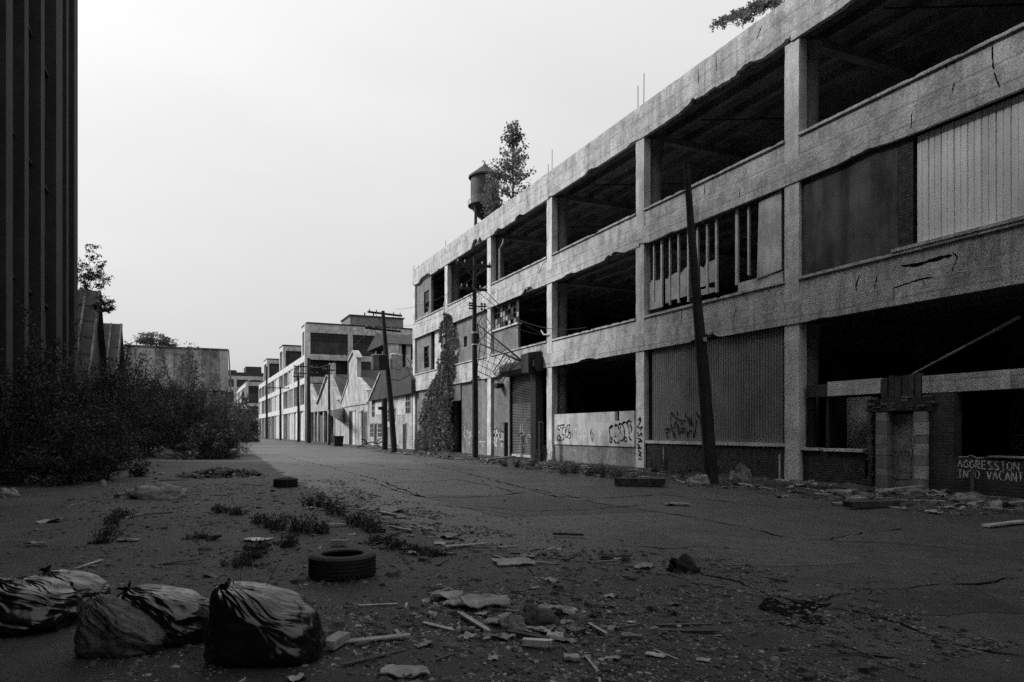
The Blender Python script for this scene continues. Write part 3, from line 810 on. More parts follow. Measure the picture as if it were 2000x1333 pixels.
strokes('graffiti', [sC((510, 640), (520, 700)), sC((455, 830), (580, 835)), sC((490, 860), (520, 920), (550, 920)), sC((450, 640), (475, 650))], D + .196, .06, 'paint_white', gate)
strokes('graffiti', [sC((690, 640), (720, 800), (790, 900), (810, 930)), sC((750, 610), (760, 800)), sC((800, 570), (810, 700), (790, 850)), sC((730, 700), (900, 720)), sC((860, 650), (870, 800)), sC((900, 660), (910, 800)), sC((880, 870), (910, 910)), sC((700, 720), (700, 860)), sC((940, 660), (945, 820))], D + .196, .26, 'paint_grey', c2)
strokes('graffiti', [sC((690, 640), (740, 600), (800, 570), (830, 620), (850, 650)), sC((870, 560), (885, 630), (950, 650)), sC((925, 440), (920, 550)), sC((880, 825), (940, 835))], D + .194, .07, 'paint_black', c2)
strokes('graffiti', [sC((1260, 480), (1270, 720), (1330, 700)), sC((1310, 460), (1300, 600), (1340, 690)), sC((1400, 720), (1430, 680), (1470, 760)), sC((1500, 400), (1550, 520)), sC((1290, 850), (1340, 930)), sC((1380, 760), (1400, 850))], D + .092, .05, 'paint_grey', shut)
strokes('graffiti', [sC((1290, 450), (1300, 530)), sC((1220, 720), (1290, 640)), sC((1330, 690), (1350, 720)), sC((1470, 680), (1490, 720)), sC((1390, 390), (1440, 400))], D + .091, .06, 'paint_black', shut)
# cracks and chips in the concrete of the near bays
def facade_cracks(lines, width, mat='crack'):
    for ln in lines:
        pts = densify([XP(a, b, D) for a, b in ln], .10)
        for i, p in enumerate(pts):
            p.z += .03 * noise.noise((p.y * 7, p.z * 7, 2)); p.y += .02 * noise.noise((p.y * 9, p.z * 9, 5))
            low = (Z1H - .1 < p.z < Z1H + .741) or (Z2H - .1 < p.z < Z2H + .741) or p.z > Z3H
            p.x = D - .0155 if low else D + .0315
        mb = MB(); mb.v, mb.f = ribbon(pts, width, (1, 0, 0)); link('crack', mb.mesh('crack', mat), fac)
def cA(*q): return sub(1520, 180, 2.898, 2.898, q)
def cB(*q): return sub(900, 490, 4.936, 4.936, q)
def cC(*q): return sub(1220, 280, 3.703, 3.703, q)
def cT(*q): return sub(1220, 0, 2.564, 2.564, q)
facade_cracks([cA((690, 985), (780, 978), (850, 956), (980, 922)), cA((760, 985), (800, 965))], .09)
facade_cracks([cA((455, 1035), (440, 1080), (445, 1130)), cA((552, 1040), (545, 1115)), cA((650, 1112), (720, 1088), (800, 1062), (880, 1050)), cA((980, 905), (1008, 935), (985, 1015)), cA((820, 1060), (828, 1095)), cA((1150, 950), (1165, 985)),
               cB((825, 97), (782, 130), (765, 180), (740, 240)), cB((560, 190), (565, 300)), cB((340, 360), (355, 410)), cC((410, 1185), (400, 1330)), cC((800, 1190), (796, 1270)), cC((830, 330), (838, 400)), cC((570, 300), (572, 370)), cC((1120, 1085), (1145, 1090)),
               cT((1645, 415), (1645, 470)), cT((1835, 220), (1840, 330), (1880, 440)), cT((1440, 560), (1437, 640)), cT((460, 290), (462, 360)), cT((370, 350), (372, 420)), cT((690, 130), (660, 200)), cT((1600, 310), (1610, 350)), cT((640, 750), (645, 800))], .04)
facade_cracks([cA((130, 1205), (380, 1160), (640, 1107)), cA((890, 1048), (1390, 945)), cC((150, 600), (440, 505)), cC((730, 370), (850, 335)), cC((800, 1272), (1140, 1203)), cC((250, 1240), (420, 1205))], .03, 'concrete_column')
# tags on the white column between the painted wall and the siding
xc_ = D + .012
strokes('graffiti', [s10((1760, 330), (1800, 250), (1810, 310), (1770, 420)), s10((1730, 420), (1790, 470), (1850, 440), (1800, 520)), s10((1740, 540), (1770, 620), (1830, 560), (1840, 640)), s10((1750, 660), (1830, 700), (1760, 740), (1850, 720)),
                     s10((1740, 780), (1790, 800), (1750, 860), (1830, 850)), s10((1760, 900), (1820, 940), (1770, 1000), (1830, 1010)), s10((1760, 1050), (1800, 1080), (1830, 1040)), s10((1790, 85), (1810, 90))], xc_, .07, 'paint_black', fac)
# words on the low wall: AGGRESSION / INTO VACANT
FONT = {'A': [[(0, 0), (.5, 1), (1, 0)], [(.2, .4), (.8, .4)]], 'G': [[(1, .85), (.6, 1), (.1, .75), (.05, .3), (.5, 0), (.95, .2), (.95, .5), (.55, .5)]],
        'R': [[(0, 0), (0, 1), (.8, .95), (.85, .6), (0, .5), (1, -.05)]], 'E': [[(1, 1), (0, 1), (0, 0), (1, 0)], [(0, .52), (.8, .5)]],
        'S': [[(1, .95), (.1, .95), (.05, .7), (.9, .3), (.95, .05), (0, 0)]], 'I': [[(.1, 1), (.9, 1)], [(.5, 1), (.5, 0)], [(.05, 0), (.95, 0)]],
        'O': [[(.2, 1), (.9, .9), (1, .3), (.6, 0), (.1, .1), (0, .7), (.2, 1)]], 'N': [[(0, 0), (0, 1), (1, 0), (1, 1)]],
        'T': [[(0, 1), (1, .97)], [(.5, 1), (.55, 0)]], 'V': [[(0, 1), (.5, 0), (1, 1)]], 'C': [[(1, .95), (.3, 1), (0, .5), (.4, .05), (1, 0)]], '-': [[(0, .4), (1, .4)]]}
XT = D + .096
def words(text, px0, px1, pt0, pb0, pt1, pb1):
    n = len(text); y0, y1 = FY(px0, XT), FY(px1, XT); cw = (y1 - y0) / n; lines = []
    for i, ch in enumerate(text):
        if ch == ' ': continue
        u0 = i / n; zt = FZ(px0, pt0, XT) * (1 - u0) + FZ(px1, pt1, XT) * u0; zb = FZ(px0, pb0, XT) * (1 - u0) + FZ(px1, pb1, XT) * u0
        strokes('painted_letter', [[(y0 + cw * (i + .10 + .72 * a), zb + (zt - zb) * b) for a, b in ln] for ln in FONT[ch]], XT, .034, 'paint_white', lw5, step=.04, space='world')
words('AGGRESSION', 1870, 1992, 899, 913, 904, 920)
words('INTO VACANT', 1870, 2000, 918, 932, 923, 942)
strokes('painted_scrawl', [[(1871, 893), (1890, 892), (1897, 889), (1908, 895), (1925, 894)], [(1871, 908), (1885, 907)], [(1886, 921), (1906, 921)]], XT, .025, 'paint_grey', lw5)
dd = D + .24
strokes('graffiti', [sub(1680, 770, 7.02, 7.02, q) for q in ([(500, 790), (530, 800), (520, 850)], [(560, 800), (555, 860), (600, 865), (600, 800), (565, 795)], [(640, 780), (640, 870), (690, 880)], [(520, 1170), (560, 1160), (580, 1060)], [(620, 1060), (680, 1070)])], dd, .02, 'paint_grey', dr)

# ================================================================== the tall building on the left
tb = empty('tall_building', (LX, 12, 0), 'very tall dark brick building with pilasters cut off by the left edge', 'building')
LYE = FY(152, LX)                   # its far corner
LROOF = 33.0
pil = [rect(a, b, 0, LX) for a, b in ((12, 25), (48, 56), (80, 87), (110, 122), (130, 134))] + [(FY(145, LX), LYE)]
y = pil[0][0] - 2.95
while y > -60: pil.insert(0, (y, y + .95)); y -= 2.95
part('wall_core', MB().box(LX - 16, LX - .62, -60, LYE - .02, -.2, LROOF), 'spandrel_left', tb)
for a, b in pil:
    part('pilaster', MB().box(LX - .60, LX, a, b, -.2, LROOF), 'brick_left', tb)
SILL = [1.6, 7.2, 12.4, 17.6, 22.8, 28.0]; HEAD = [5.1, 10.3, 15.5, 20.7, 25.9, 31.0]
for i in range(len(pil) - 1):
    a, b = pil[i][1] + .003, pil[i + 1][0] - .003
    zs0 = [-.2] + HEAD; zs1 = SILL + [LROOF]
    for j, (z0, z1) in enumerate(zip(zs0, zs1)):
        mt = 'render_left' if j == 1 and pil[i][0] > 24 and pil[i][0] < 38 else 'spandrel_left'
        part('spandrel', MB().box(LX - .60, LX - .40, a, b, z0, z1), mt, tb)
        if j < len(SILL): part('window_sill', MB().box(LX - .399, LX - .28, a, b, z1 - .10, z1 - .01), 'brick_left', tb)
    if pil[i][0] < 20: continue
    for z0, z1 in zip(SILL, HEAD):
        n = max(2, int((b - a) / .55)); mb = MB()
        for q in range(n + 1): yy = a + (b - a) * q / n; mb.box(LX - .52, LX - .46, yy - .025, yy + .025, z0, z1)
        for q in range(1, 6): zz = z0 + (z1 - z0) * q / 6; mb.box(LX - .515, LX - .465, a, b, zz - .02, zz + .02)
        wf = part('window', MB().box(LX - .56, LX - .55, a, b, z0, z1), 'glass_black', tb)
        part('window_frame', mb, 'black_metal', wf)
part('cornice', MB().box(LX - 16.1, LX + .25, -60, LYE + .2, LROOF + .003, LROOF + .8), 'brick_left', tb)

# ================================================================== sheds behind it
def gable_shed(name, label, Xg, Xb, yr, zr, half, drop, wallmat, roofmat):
    t = empty(name, (Xg, yr, 0), label, 'shed')
    ze = zr - drop
    part('gable_wall', MB().prism([(yr - half + .2, -.2), (yr - half + .2, ze), (yr, zr - .15), (yr + half - .2, ze), (yr + half - .2, -.2)], 'x', Xb + .1, Xg), wallmat, t)
    for s in (-1, 1):
        n = Vector((0, s * drop, half)).normalized() * .12
        a = Vector((0, yr, zr)); b = Vector((0, yr + s * (half + .3), ze - .3 * drop / half))
        rf = part('roof', MB().hexa([(Xb, a.y, a.z), (Xg + .35, a.y, a.z), (Xg + .35, b.y, b.z), (Xb, b.y, b.z)],
                                    [(Xb, a.y + n.y, a.z + n.z), (Xg + .35, a.y + n.y, a.z + n.z), (Xg + .35, b.y + n.y, b.z + n.z), (Xb, b.y + n.y, b.z + n.z)]), roofmat, t)
        if s < 0:
            x = Xg + .3
            while x > Xb and x > Xg - 9:
                part('roof_rib', MB().bar((x, a.y + n.y * 1.2, a.z + n.z * 1.2), (x, b.y + n.y * 1.2, b.z + n.z * 1.2), .12, .10), 'siding_old', rf); x -= .75
            for q in range(1, 6):
                c = a.lerp(b, q / 6); part('roof_lap', MB().bar((Xb if Xb > Xg - 9 else Xg - 9, c.y + n.y, c.z + n.z), (Xg + .34, c.y + n.y, c.z + n.z), .10, .05), 'siding_old', rf)
    part('verge_board', MB().bar((Xg + .37, yr, zr + .02), (Xg + .37, yr - half - .3, ze - .3 * drop / half + .02), .05, .22), 'rust', t)
    return t
r1, r2 = XP(184, 571, LX), XP(229, 635, LX)
gable_shed('brick_shed', 'dark gabled shed with ribbed roof just past the tall building', LX, LX - 22, r1.y, r1.z, 5.6, 6.2, 'brick_left', 'roof_dark')
gable_shed('brick_shed', 'farther and smaller-looking dark gabled shed behind the shrubs', LX, LX - 22, r2.y, r2.z, 5.6, 6.2, 'brick_left', 'roof_dark')
# the wide shed with old corrugated sheets
ys3 = 96.0
c3 = YP(443, 685, ys3); zr3 = c3.z
t3 = empty('corrugated_shed', (c3.x - 10, ys3, 0), 'wide shed with stained corrugated sheet front at the end of the bushes', 'shed')
part('wall', MB().prism([(ys3 - 3.2, -.2), (ys3 - 3.2, zr3 - 5.2), (ys3 - .1, zr3 - .08), (ys3 + 5, zr3 - 5), (ys3 + 5, -.2)], 'x', c3.x - 36, c3.x), 'brick_left', t3)
x = c3.x + .1; i = 0
while x > c3.x - 22:
    wds = .98
    b0 = Vector((x, ys3 - 3.35, zr3 - 5.2)); t0 = Vector((x, ys3 - .15, zr3)); dzz = random.uniform(-.05, .05)
    mb = MB().hexa([(x - wds, b0.y, b0.z + dzz), (x, b0.y - .05, b0.z + dzz), (x, b0.y + .05, b0.z + dzz), (x - wds, b0.y + .1, b0.z + dzz)],
                   [(x - wds, t0.y, t0.z), (x, t0.y - .05, t0.z), (x, t0.y + .05, t0.z), (x - wds, t0.y + .1, t0.z)])
    part('corrugated_sheet', mb, random.choice(('siding_old', 'siding_old', 'siding_mid', 'siding_dark')), t3); x -= wds + .03; i += 1
part('ridge_cap', MB().box(c3.x - 36, c3.x + .15, ys3 - .35, ys3 + .2, zr3 + .01, zr3 + .16), 'siding_old', t3)
part('verge', MB().bar((c3.x + .2, ys3, zr3), (c3.x + .35, ys3 - 3.4, zr3 - 5.4), .12, .3), 'siding_old', t3)

# ================================================================== far factory with cross wings
ff = empty('far_factory', (D, 150, 0), 'pale concrete factory block with raised cross wings far down the street', 'building')
def clad(parent, y0, y1, zs, nb, infill, X=D, open_=.5, depth=20):
    """street front with columns, floor bands and one infill per bay and floor"""
    yy = [y0 + (y1 - y0) * i / nb for i in range(nb + 1)]
    for i, yv in enumerate(yy):
        part('column', MB().box(X - .06, X + .5, yv - .35, yv + .35, -.2, zs[-1][1] - .05), 'concrete_column', parent)
    for z0, z1 in zs:
        for a, b in zip(yy[:-1], yy[1:]): part('band', MB().box(X - .03, X + .45, a + .352, b - .352, z0, z1), 'concrete_column', parent)
    fl = [-.1] + [z[1] for z in zs[:-1]]; hd = [z[0] for z in zs]
    for i, (a, b) in enumerate(zip(yy[:-1], yy[1:])):
        for j, (z0, z1) in enumerate(zip(fl, hd)):
            kind = infill(i, j)
            if kind == 'open':
                for q in range(1, 4): v_ = a + (b - a) * q / 4; part('mullion', MB().box(X + .12, X + .18, v_ - .06, v_ + .06, z0, z1), 'concrete', parent)
            elif kind == 'board':
                for q in range(4):
                    v0 = a + .36 + (b - a - .72) * q / 4; v1 = a + .36 + (b - a - .72) * (q + 1) / 4 - .05
                    part('boarding', MB().box(X + .10 + .03 * (q % 2), X + .25, v0, v1, z0, z1 - (0 if q % 3 else .4)), random.choice(('plaster_pale', 'whitewash', 'concrete_column')), parent)
            elif kind == 'brick':
                part('brick_infill', MB().box(X + .10, X + .25, a + .36, b - .36, z0, z1), 'brick_grey', parent)
            else:
                part('brick_infill', MB().box(X + .10, X + .25, a + .36, b - .36, z0, z0 + 1.0), 'brick_grey', parent)
                for q in range(1, 6): v_ = a + (b - a) * q / 6; part('mullion', MB().box(X + .12, X + .20, v_ - .05, v_ + .05, z0 + 1.0, z1), 'pale_metal', parent)
ZS = [(5.05, 6.05), (9.5, 10.5), (13.2, 14.3)]
Y0f, Y1f = FY(600), FY(506)
pat = {(0, 1): 'open', (0, 2): 'open', (1, 1): 'open', (1, 2): 'open', (2, 0): 'board', (1, 0): 'board', (0, 0): 'board', (2, 1): 'brick', (2, 2): 'board', (3, 1): 'open', (3, 2): 'open', (4, 1): 'board', (5, 1): 'board'}
clad(ff, Y0f + .4, Y1f, ZS, 11, lambda i, j: pat.get((i, j), random.choice(('open', 'open', 'board', 'open'))))
part('core', MB().box(D + .6, D + 22, Y0f + .5, Y1f, -.2, 13.3), 'interior_shade', ff)  # solid dark box, its colour standing in for shade behind the open bays
part('roof', MB().box(D + .46, D + 22, Y0f + .45, Y1f + .3, 13.32, 13.6), 'roof_dark', ff)
# side wall of the near wing, facing down the street towards the camera
def side(parent, y, x0, x1, zs, kinds, nm='wing'):
    xs = [x0 + (x1 - x0) * i / len(kinds[0]) for i in range(len(kinds[0]) + 1)]
    for x in xs: part('column', MB().box(x - .4, x + .4, y - .06, y + .4, -.2, zs[-1][1] - .05), 'concrete_column' if x == xs[0] else 'concrete', parent)
    for z0, z1 in zs:
        for a, b in zip(xs[:-1], xs[1:]): part('band', MB().box(a + .402, b - .402, y - .03, y + .4, z0, z1), 'concrete', parent)
    fl = [-.1] + [z[1] for z in zs[:-1]]; hd = [z[0] for z in zs]
    for j, (z0, z1) in enumerate(zip(fl, hd)):
        for i, (a, b) in enumerate(zip(xs[:-1], xs[1:])):
            k = kinds[j][i]
            if k == 'o': continue
            zc = z0 + (z1 - z0) * (.55 if k == 'w' else 1.0)
            part('brick_infill', MB().box(a + .41, b - .41, y + .12, y + .3, z0, zc), 'brick_dark', parent)
            if k == 'w':
                mb = MB(); n = 8
                for q in range(n + 1): xv = a + .45 + (b - a - .9) * q / n; mb.box(xv - .05, xv + .05, y + .15, y + .25, zc, z1)
                for q in range(4): zv = zc + (z1 - zc) * q / 3; mb.box(a + .42, b - .42, y + .16, y + .24, zv - .04, zv + .04)
                wf = part('window_frame', mb, 'black_metal', parent)
                part('glass', MB().box(a + .42, b - .42, y + .27, y + .29, zc, z1), 'glass_dirty', wf)
Zw = ZS[:-1] + [(13.3, 14.2), (17.7, 19.15)]
xw1 = D + 21
side(ff, Y0f, D + .0, xw1, Zw, ['ooo', 'ooo', 'obo', 'wwo'])
yw1 = FY(589.5)
for (ya, yb, zt, xe) in ((Y0f, yw1, 19.15, xw1), (FY(553), FY(546), 19.1, D + 17), (FY(521.5), FY(515.5), 19.4, D + 17)):
    wg = part('wing_core', MB().box(D + .55, xe, ya + .32, yb - .1, 14.0, zt - .3), 'brick_dark', ff)
    part('wing_roof', MB().box(D - .1, xe + .3, ya - .12, yb, zt + .003, zt + .22), 'roof_dark', wg)
    for a, b in ((ya - .05, ya + .8), (yb - .9, yb)): part('wing_column', MB().box(D - .05, D + .5, a, b, 14.31, zt - .9), 'concrete_column', wg)
    part('wing_band', MB().box(D - .04, D + .5, ya - .02, yb, zt - .9, zt), 'concrete_column', wg)
    for q in (1, 2): yv = ya + (yb - ya) * q / 3; part('mullion', MB().box(D + .1, D + .2, yv - .1, yv + .1, 14.3, zt - .9), 'concrete', wg)
    if ya != Y0f:
        part('wing_side_band', MB().box(D + .501, xe, ya - .03, ya + .318, zt - 1.0, zt - .05), 'concrete', wg)
        part('wing_side_opening', MB().box(D + .502, xe, ya + .05, ya + .315, 13.7, 15.0), 'brick_grey', wg)
ph0, ph1 = YP(684, 617, Y0f + 9), YP(746, 617, Y0f + 9)
pent = part('penthouse', MB().box(ph0.x, ph1.x + 4, Y0f + 9, Y0f + 17, 19.0, ph0.z), 'brick_grey', ff)
part('penthouse_roof', MB().box(ph0.x - .2, ph1.x + 4.2, Y0f + 8.8, Y0f + 17.2, ph0.z + .002, ph0.z + .22), 'roof_dark', pent)
for px in (713, 730): v_ = YP(px, 617, Y0f + 9); part('vent', MB().tube([(v_.x, Y0f + 9.3, ph0.z + .2), (v_.x, Y0f + 9.3, ph0.z + .8)], .12, 6), 'black_metal', pent)

# farther blocks closing the street
fb = empty('far_block', (D, 258, 0), 'small factory block closing the far end of the street', 'building')
yq = FY(482)
clad(fb, yq, yq + 55, [(5.2, 6.2), (10, 11), (16.8, 18.2)], 6, lambda i, j: random.choice(('open', 'win', 'board')))
part('core', MB().box(D + .6, D + 30, yq + .45, yq + 55, -.2, 17.5), 'interior_shade', fb)  # dark colour stands in for the shade inside the bays
side(fb, yq - .4, D, D + 30, [(5.2, 6.2), (10, 11), (16.8, 18.2)], ['bbb', 'bbb', 'www'])
part('roof', MB().box(D - .1, D + 30.4, yq - .5, yq + 55.4, 18.203, 18.5), 'roof_dark', fb)
bb = empty('far_block', YP(500, 860, 420), 'dark flat-roofed block rising behind the far end of the street', 'building')
a_, b_ = YP(446, 727, 420), YP(600, 727, 420)
part('wall', MB().box(a_.x, b_.x, 420, 450, -.2, a_.z), 'brick_dark', bb)
part('band', MB().box(a_.x, b_.x, 419.6, 419.99, YP(470, 742, 420).z, YP(470, 735, 420).z), 'concrete', bb)
part('band', MB().box(a_.x, b_.x, 419.6, 419.99, YP(470, 766, 420).z, YP(470, 757, 420).z), 'concrete', bb)
for q in range(6):
    xq = a_.x + (b_.x - a_.x) * (q + .5) / 6; part('column', MB().box(xq - .8, xq + .8, 419.5, 419.59, 0, YP(470, 735, 420).z), 'concrete', bb)
c_, d_ = YP(481, 715, 420), YP(512, 715, 420)
part('penthouse', MB().box(c_.x, d_.x, 424, 440, a_.z, c_.z), 'roof_dark', bb)
c_, d_ = YP(447, 722, 420), YP(463, 722, 420)
part('stair_head', MB().box(c_.x, d_.x, 424, 440, a_.z, c_.z), 'brick_dark', bb)

# ================================================================== low buildings between the two factories
def front_poly(pxs, X): return [(XP(a, b, X).y, XP(a, b, X).z) for a, b in pxs]
def opening(parent, a, b, t, bt, X, mat='interior_shade', bars=0, nm='window'):
    """flat panel, by default coloured like a shaded recess, standing 2 cm off the wall plane as a framed opening"""
    ya_, yb_ = FY(b, X), FY(a, X); z0, z1 = FZ((a + b) / 2, bt, X), FZ((a + b) / 2, t, X)
    o = part(nm, MB().box(X - .02, X + .10, ya_, yb_, max(z0, .0), z1), mat, parent)  # no recess is cut; the near-black default colour stands in for its shade
    part('frame', MB().box(X - .05, X + .05, ya_ - .07, ya_ - .002, max(z0, .0), z1).box(X - .05, X + .05, yb_ + .002, yb_ + .07, max(z0, .0), z1), 'timber', o)
    part('lintel', MB().box(X - .07, X + .05, ya_ - .12, yb_ + .12, z1 + .002, z1 + .14), 'timber', o)
    if bars:
        mb = MB()
        for q in range(1, bars): yv = ya_ + (yb_ - ya_) * q / bars; mb.box(X - .045, X - .021, yv - .04, yv + .04, z0, z1)
        for q in range(1, 3): zv = z0 + (z1 - z0) * q / 3; mb.box(X - .044, X - .022, ya_, yb_, zv - .04, zv + .04)
        part('glazing_bars', mb, 'timber', o)
    return o
# dark-pedimented cottage
ca = empty('dark_gabled_building', (D, 68, 0), 'whitewashed building with dark hipped gable next to the factory corner', 'building')
yA0, yA1 = 59.9, FY(721)
part('wall', MB().box(D, D + 14, yA0, yA1, -.2, 4.9), 'whitewash', ca)
gp = front_poly(((720, 784), (743, 729), (752, 722), (790, 716), (803, 742), (804, 768)), D - .35)
part('gable', MB().prism(gp, 'x', D - .35, D - .05), 'roof_dark', ca)
rp = [(a, b + .1) for a, b in gp]
part('roof', MB().prism(rp, 'x', D - .04, D + 14.3), 'siding_old', ca)
g0, g1, g2 = (Vector((D - .40, *gp[i])) for i in (0, 1, 2))
part('verge_board', MB().bar(g0, g1, .12, .16), 'plaster_pale', ca)
for q in range(9):
    y = gp[4][0] + .3 + q * .55
    part('roof_batten', MB().bar((D + .4 + q * 1.4, gp[4][0] - .02, gp[4][1] + .05), (D + .4 + q * 1.4, gp[3][0], gp[3][1] + .15), .25, .12), 'plaster_pale', ca)
for o_ in ((727, 731.5, 782, 814), (724, 729, 829, 853), (739, 745.5, 829, 853), (793.5, 801, 772, 807)): opening(ca, *o_, D, bars=2)
opening(ca, 755, 772, 801, 823, D, bars=5)
for o_ in ((732, 736, 829, 868), (788, 793.5, 829, 878)): opening(ca, *o_, D, nm='door')
opening(ca, 756, 766, 836, 872, D, mat='brick_grey', nm='door')
for a, b in ((733, 745), (774, 792)): part('pale_panel', MB().box(D - .03, D - .003, FY(b), FY(a), FZ(b, 810), FZ(b, 784)), 'plaster_pale', ca)
# white cottage with the tall narrow gable
cb = empty('white_gabled_building', (D, 82, 0), 'white plastered front with a tall narrow chimney-like gable', 'building')
wp = front_poly(((666, 866), (666, 788), (673, 764), (681.3, 741), (682, 705), (691, 687), (697.8, 698), (697.3, 738), (707, 751), (717.6, 763), (719.5, 786), (720.5, 866)), D)
wp[0] = (wp[0][0], -.2); wp[-1] = (wp[-1][0], -.2)
part('wall', MB().prism(wp, 'x', D, D + .45), 'gable_plaster', cb)
part('roof', MB().prism(front_poly(((667, 790), (690, 722), (718, 766), (718, 790)), D), 'x', D + .46, D + 14), 'roof_dark', cb)
part('side_wall', MB().box(D + .452, D + 13.9, wp[-1][0], wp[0][0], -.2, FZ(719, 789)), 'whitewash', cb)
part('coping', MB().bar(Vector((D + .2, *wp[3])), Vector((D + .2, *wp[1])), .6, .18), 'gable_plaster', cb)
part('coping', MB().bar(Vector((D + .2, *wp[7])), Vector((D + .2, *wp[9])), .6, .18), 'gable_plaster', cb)
part('gable_cap', MB().bar(Vector((D + .2, wp[4][0] + .15, wp[4][1])), Vector((D + .2, wp[5][0], wp[5][1] + .05)), .75, .2), 'gable_plaster', cb)
part('gable_cap', MB().bar(Vector((D + .2, wp[5][0], wp[5][1] + .05)), Vector((D + .2, wp[6][0] - .2, wp[6][1] - .1)), .75, .2), 'gable_plaster', cb)
opening(cb, 682.5, 688, 804, 880, D, nm='door')
opening(cb, 689, 694, 804, 880, D, mat='paint_white', nm='door')
opening(cb, 707, 711, 803, 880, D, nm='door')
opening(cb, 702, 705, 806, 833, D, mat='paint_white', nm='window')
opening(cb, 712, 717, 806, 880, D, mat='plaster_dark', nm='door')
part('string_course', MB().box(D - .1, D - .003, FY(719), FY(667), FZ(690, 793), FZ(690, 789)), 'gable_plaster', cb)
# twin-gabled shed
cc = empty('twin_gabled_shed', (D, 105, 0), 'pale shed front with two pointed gables before the far factory', 'shed')
tp = front_poly(((603, 806), (603, 760), (606, 752), (622, 789), (641, 735), (645, 735), (663, 782), (665, 800)), D)
part('gable_wall', MB().prism(tp, 'x', D, D + .4), 'whitewash', cc)
for tri in (((601, 765), (607, 751), (623, 790)), ((621, 790), (643, 733), (664, 786))):
    q = front_poly(tri, D); part('roof', MB().prism([(q[0][0], q[0][1] - .5), *[(a, b + .12) for a, b in q], (q[2][0], q[2][1] - .5)], 'x', D + .41, D + 13), 'roof_dark', cc)
for a, b in (((621.5, 789), (641, 734)), ((645, 734), (664, 783)), ((606, 751), (622, 788))):
    part('coping', MB().bar(XP(*a, D + .1), XP(*b, D + .1), .7, .25), 'gable_plaster', cc)
for px in (606, 614, 621, 632, 641, 653, 665):
    yv = FY(px); part('post', MB().box(D - .05, D + .35, yv - .30, yv + .30, -.2, FZ(px, 805) - .01), random.choice(('gable_plaster', 'whitewash')), cc)
for px in (638, 645): yv = FY(px, D - .3); part('chimney', MB().box(D + .05, D + .38, yv - .28, yv + .28, FZ(px, 740), FZ(px, 712)), 'gable_plaster', cc)
part('back', MB().box(D + 3, D + 3.3, FY(665), FY(603), -.2, FZ(640, 805)), 'interior_shade', cc)
mbx = MB()
for a, b in ((616, 620), (623, 631)): part('door_leaf', MB().box(D + .15, D + .3, FY(b), FY(a), 0, FZ(a, 812)), 'shutter_dark', cc)
part('brick_infill', MB().box(D + .05, D + .3, FY(664), FY(654), -.1, FZ(660, 815)), 'whitewash', cc)
# sagging canopy over the pavement
k0, k1, k2 = XP(672, 797, D), XP(672, 826, D), XP(639, 806, D - 3.2)
part('canopy', MB().hexa([k1, (k1.x, k1.y + 1.4, k1.z), k2, (k2.x, k2.y - .3, k2.z - .15)], [k0, (k0.x, k0.y + 1.4, k0.z), (k2.x, k2.y + .2, k2.z + .25), (k2.x, k2.y - .3, k2.z + .2)]), 'concrete', cc)
# building with a roof lantern behind
mn = empty('lantern_roof_building', (32, 104, 0), 'dark building with open clerestory and pitched roof seen above the cottage roofs', 'building')
m0, m1 = YP(758, 668, 104), YP(830, 668, 104)
part('wall', MB().box(m0.x, m1.x + 6, 104, 116, -.2, YP(770, 722, 104).z), 'brick_grey', mn)
zc0, zc1 = YP(770, 722, 104).z, YP(770, 672, 104).z
for q in range(5): xq = m0.x + (m1.x - m0.x) * q / 4; part('post', MB().box(xq, xq + .7, 104.2, 104.9, zc0, zc1), 'concrete', mn)
part('clerestory', MB().box(m0.x + 1, m1.x + 5, 105, 115, zc0, zc1 - .02), 'interior_shade', mn)  # solid box; the shade of the open storey is painted by its colour
part('end_gable', MB().box(m0.x - .3, m0.x + 1.6, 103.9, 104.19, zc0, zc1), 'plaster_pale', mn)
part('roof', MB().prism([(103.6, zc1), (109.5, zc1 + 2.2), (116.4, zc1)], 'x', m0.x - .4, m1.x + 6), 'roof_dark', mn)
part('light_panel', MB().box(m0.x + 3.4, m0.x + 5, 104.6, 104.9, zc0 + .4, zc0 + 1.6), 'plaster_pale', mn)

# ================================================================== water tower behind the factory
wt0 = P(947, 700, 108)
wt = empty('water_tower', (wt0.x, wt0.y, 0), 'dark riveted water tank with conical roof rising behind the factory parapet', 'water tower')
sc_ = FPX / 108
zb = EYE + (HORY - 405) / sc_; zt = EYE + (HORY - 346) / sc_; R = 2.15
prof = [(0.05, zb - 2.3), (1.1, zb - 1.5), (R, zb), (R, zb + (zt - zb) * .25)]
part('tank_bottom', MB().lathe((wt0.x, wt0.y, 0), prof[:3], 28), 'black_metal', wt, smooth=True)
part('tank_band', MB().lathe((wt0.x, wt0.y, 0), [(R, zb + .002), (R, zb + (zt - zb) * .30)], 28), 'tank_band', wt, smooth=True)
part('tank', MB().lathe((wt0.x, wt0.y, 0), [(R, zb + (zt - zb) * .30 + .002), (R, zt)], 28), 'tank', wt, smooth=True)
part('tank_roof', MB().lathe((wt0.x, wt0.y, 0), [(R + .30, zt - .25), (R + .32, zt), (.25, zt + 1.75), (.2, zt + 1.9), (.01, zt + 1.95)], 28), 'tank', wt, smooth=True)
part('finial', MB().tube([(wt0.x, wt0.y, zt + 1.8), (wt0.x, wt0.y, zt + 2.4)], .08, 6), 'black_metal', wt)
part('balcony', MB().lathe((wt0.x, wt0.y, 0), [(R + .01, zb + .05), (R + .38, zb + .05), (R + .38, zb + .16), (R + .01, zb + .16)], 28), 'black_metal', wt)
part('balcony_rail', MB().lathe((wt0.x, wt0.y, 0), [(R + .36, zb + .75), (R + .40, zb + .75), (R + .40, zb + .82), (R + .36, zb + .82)], 28, True), 'tank_band', wt)
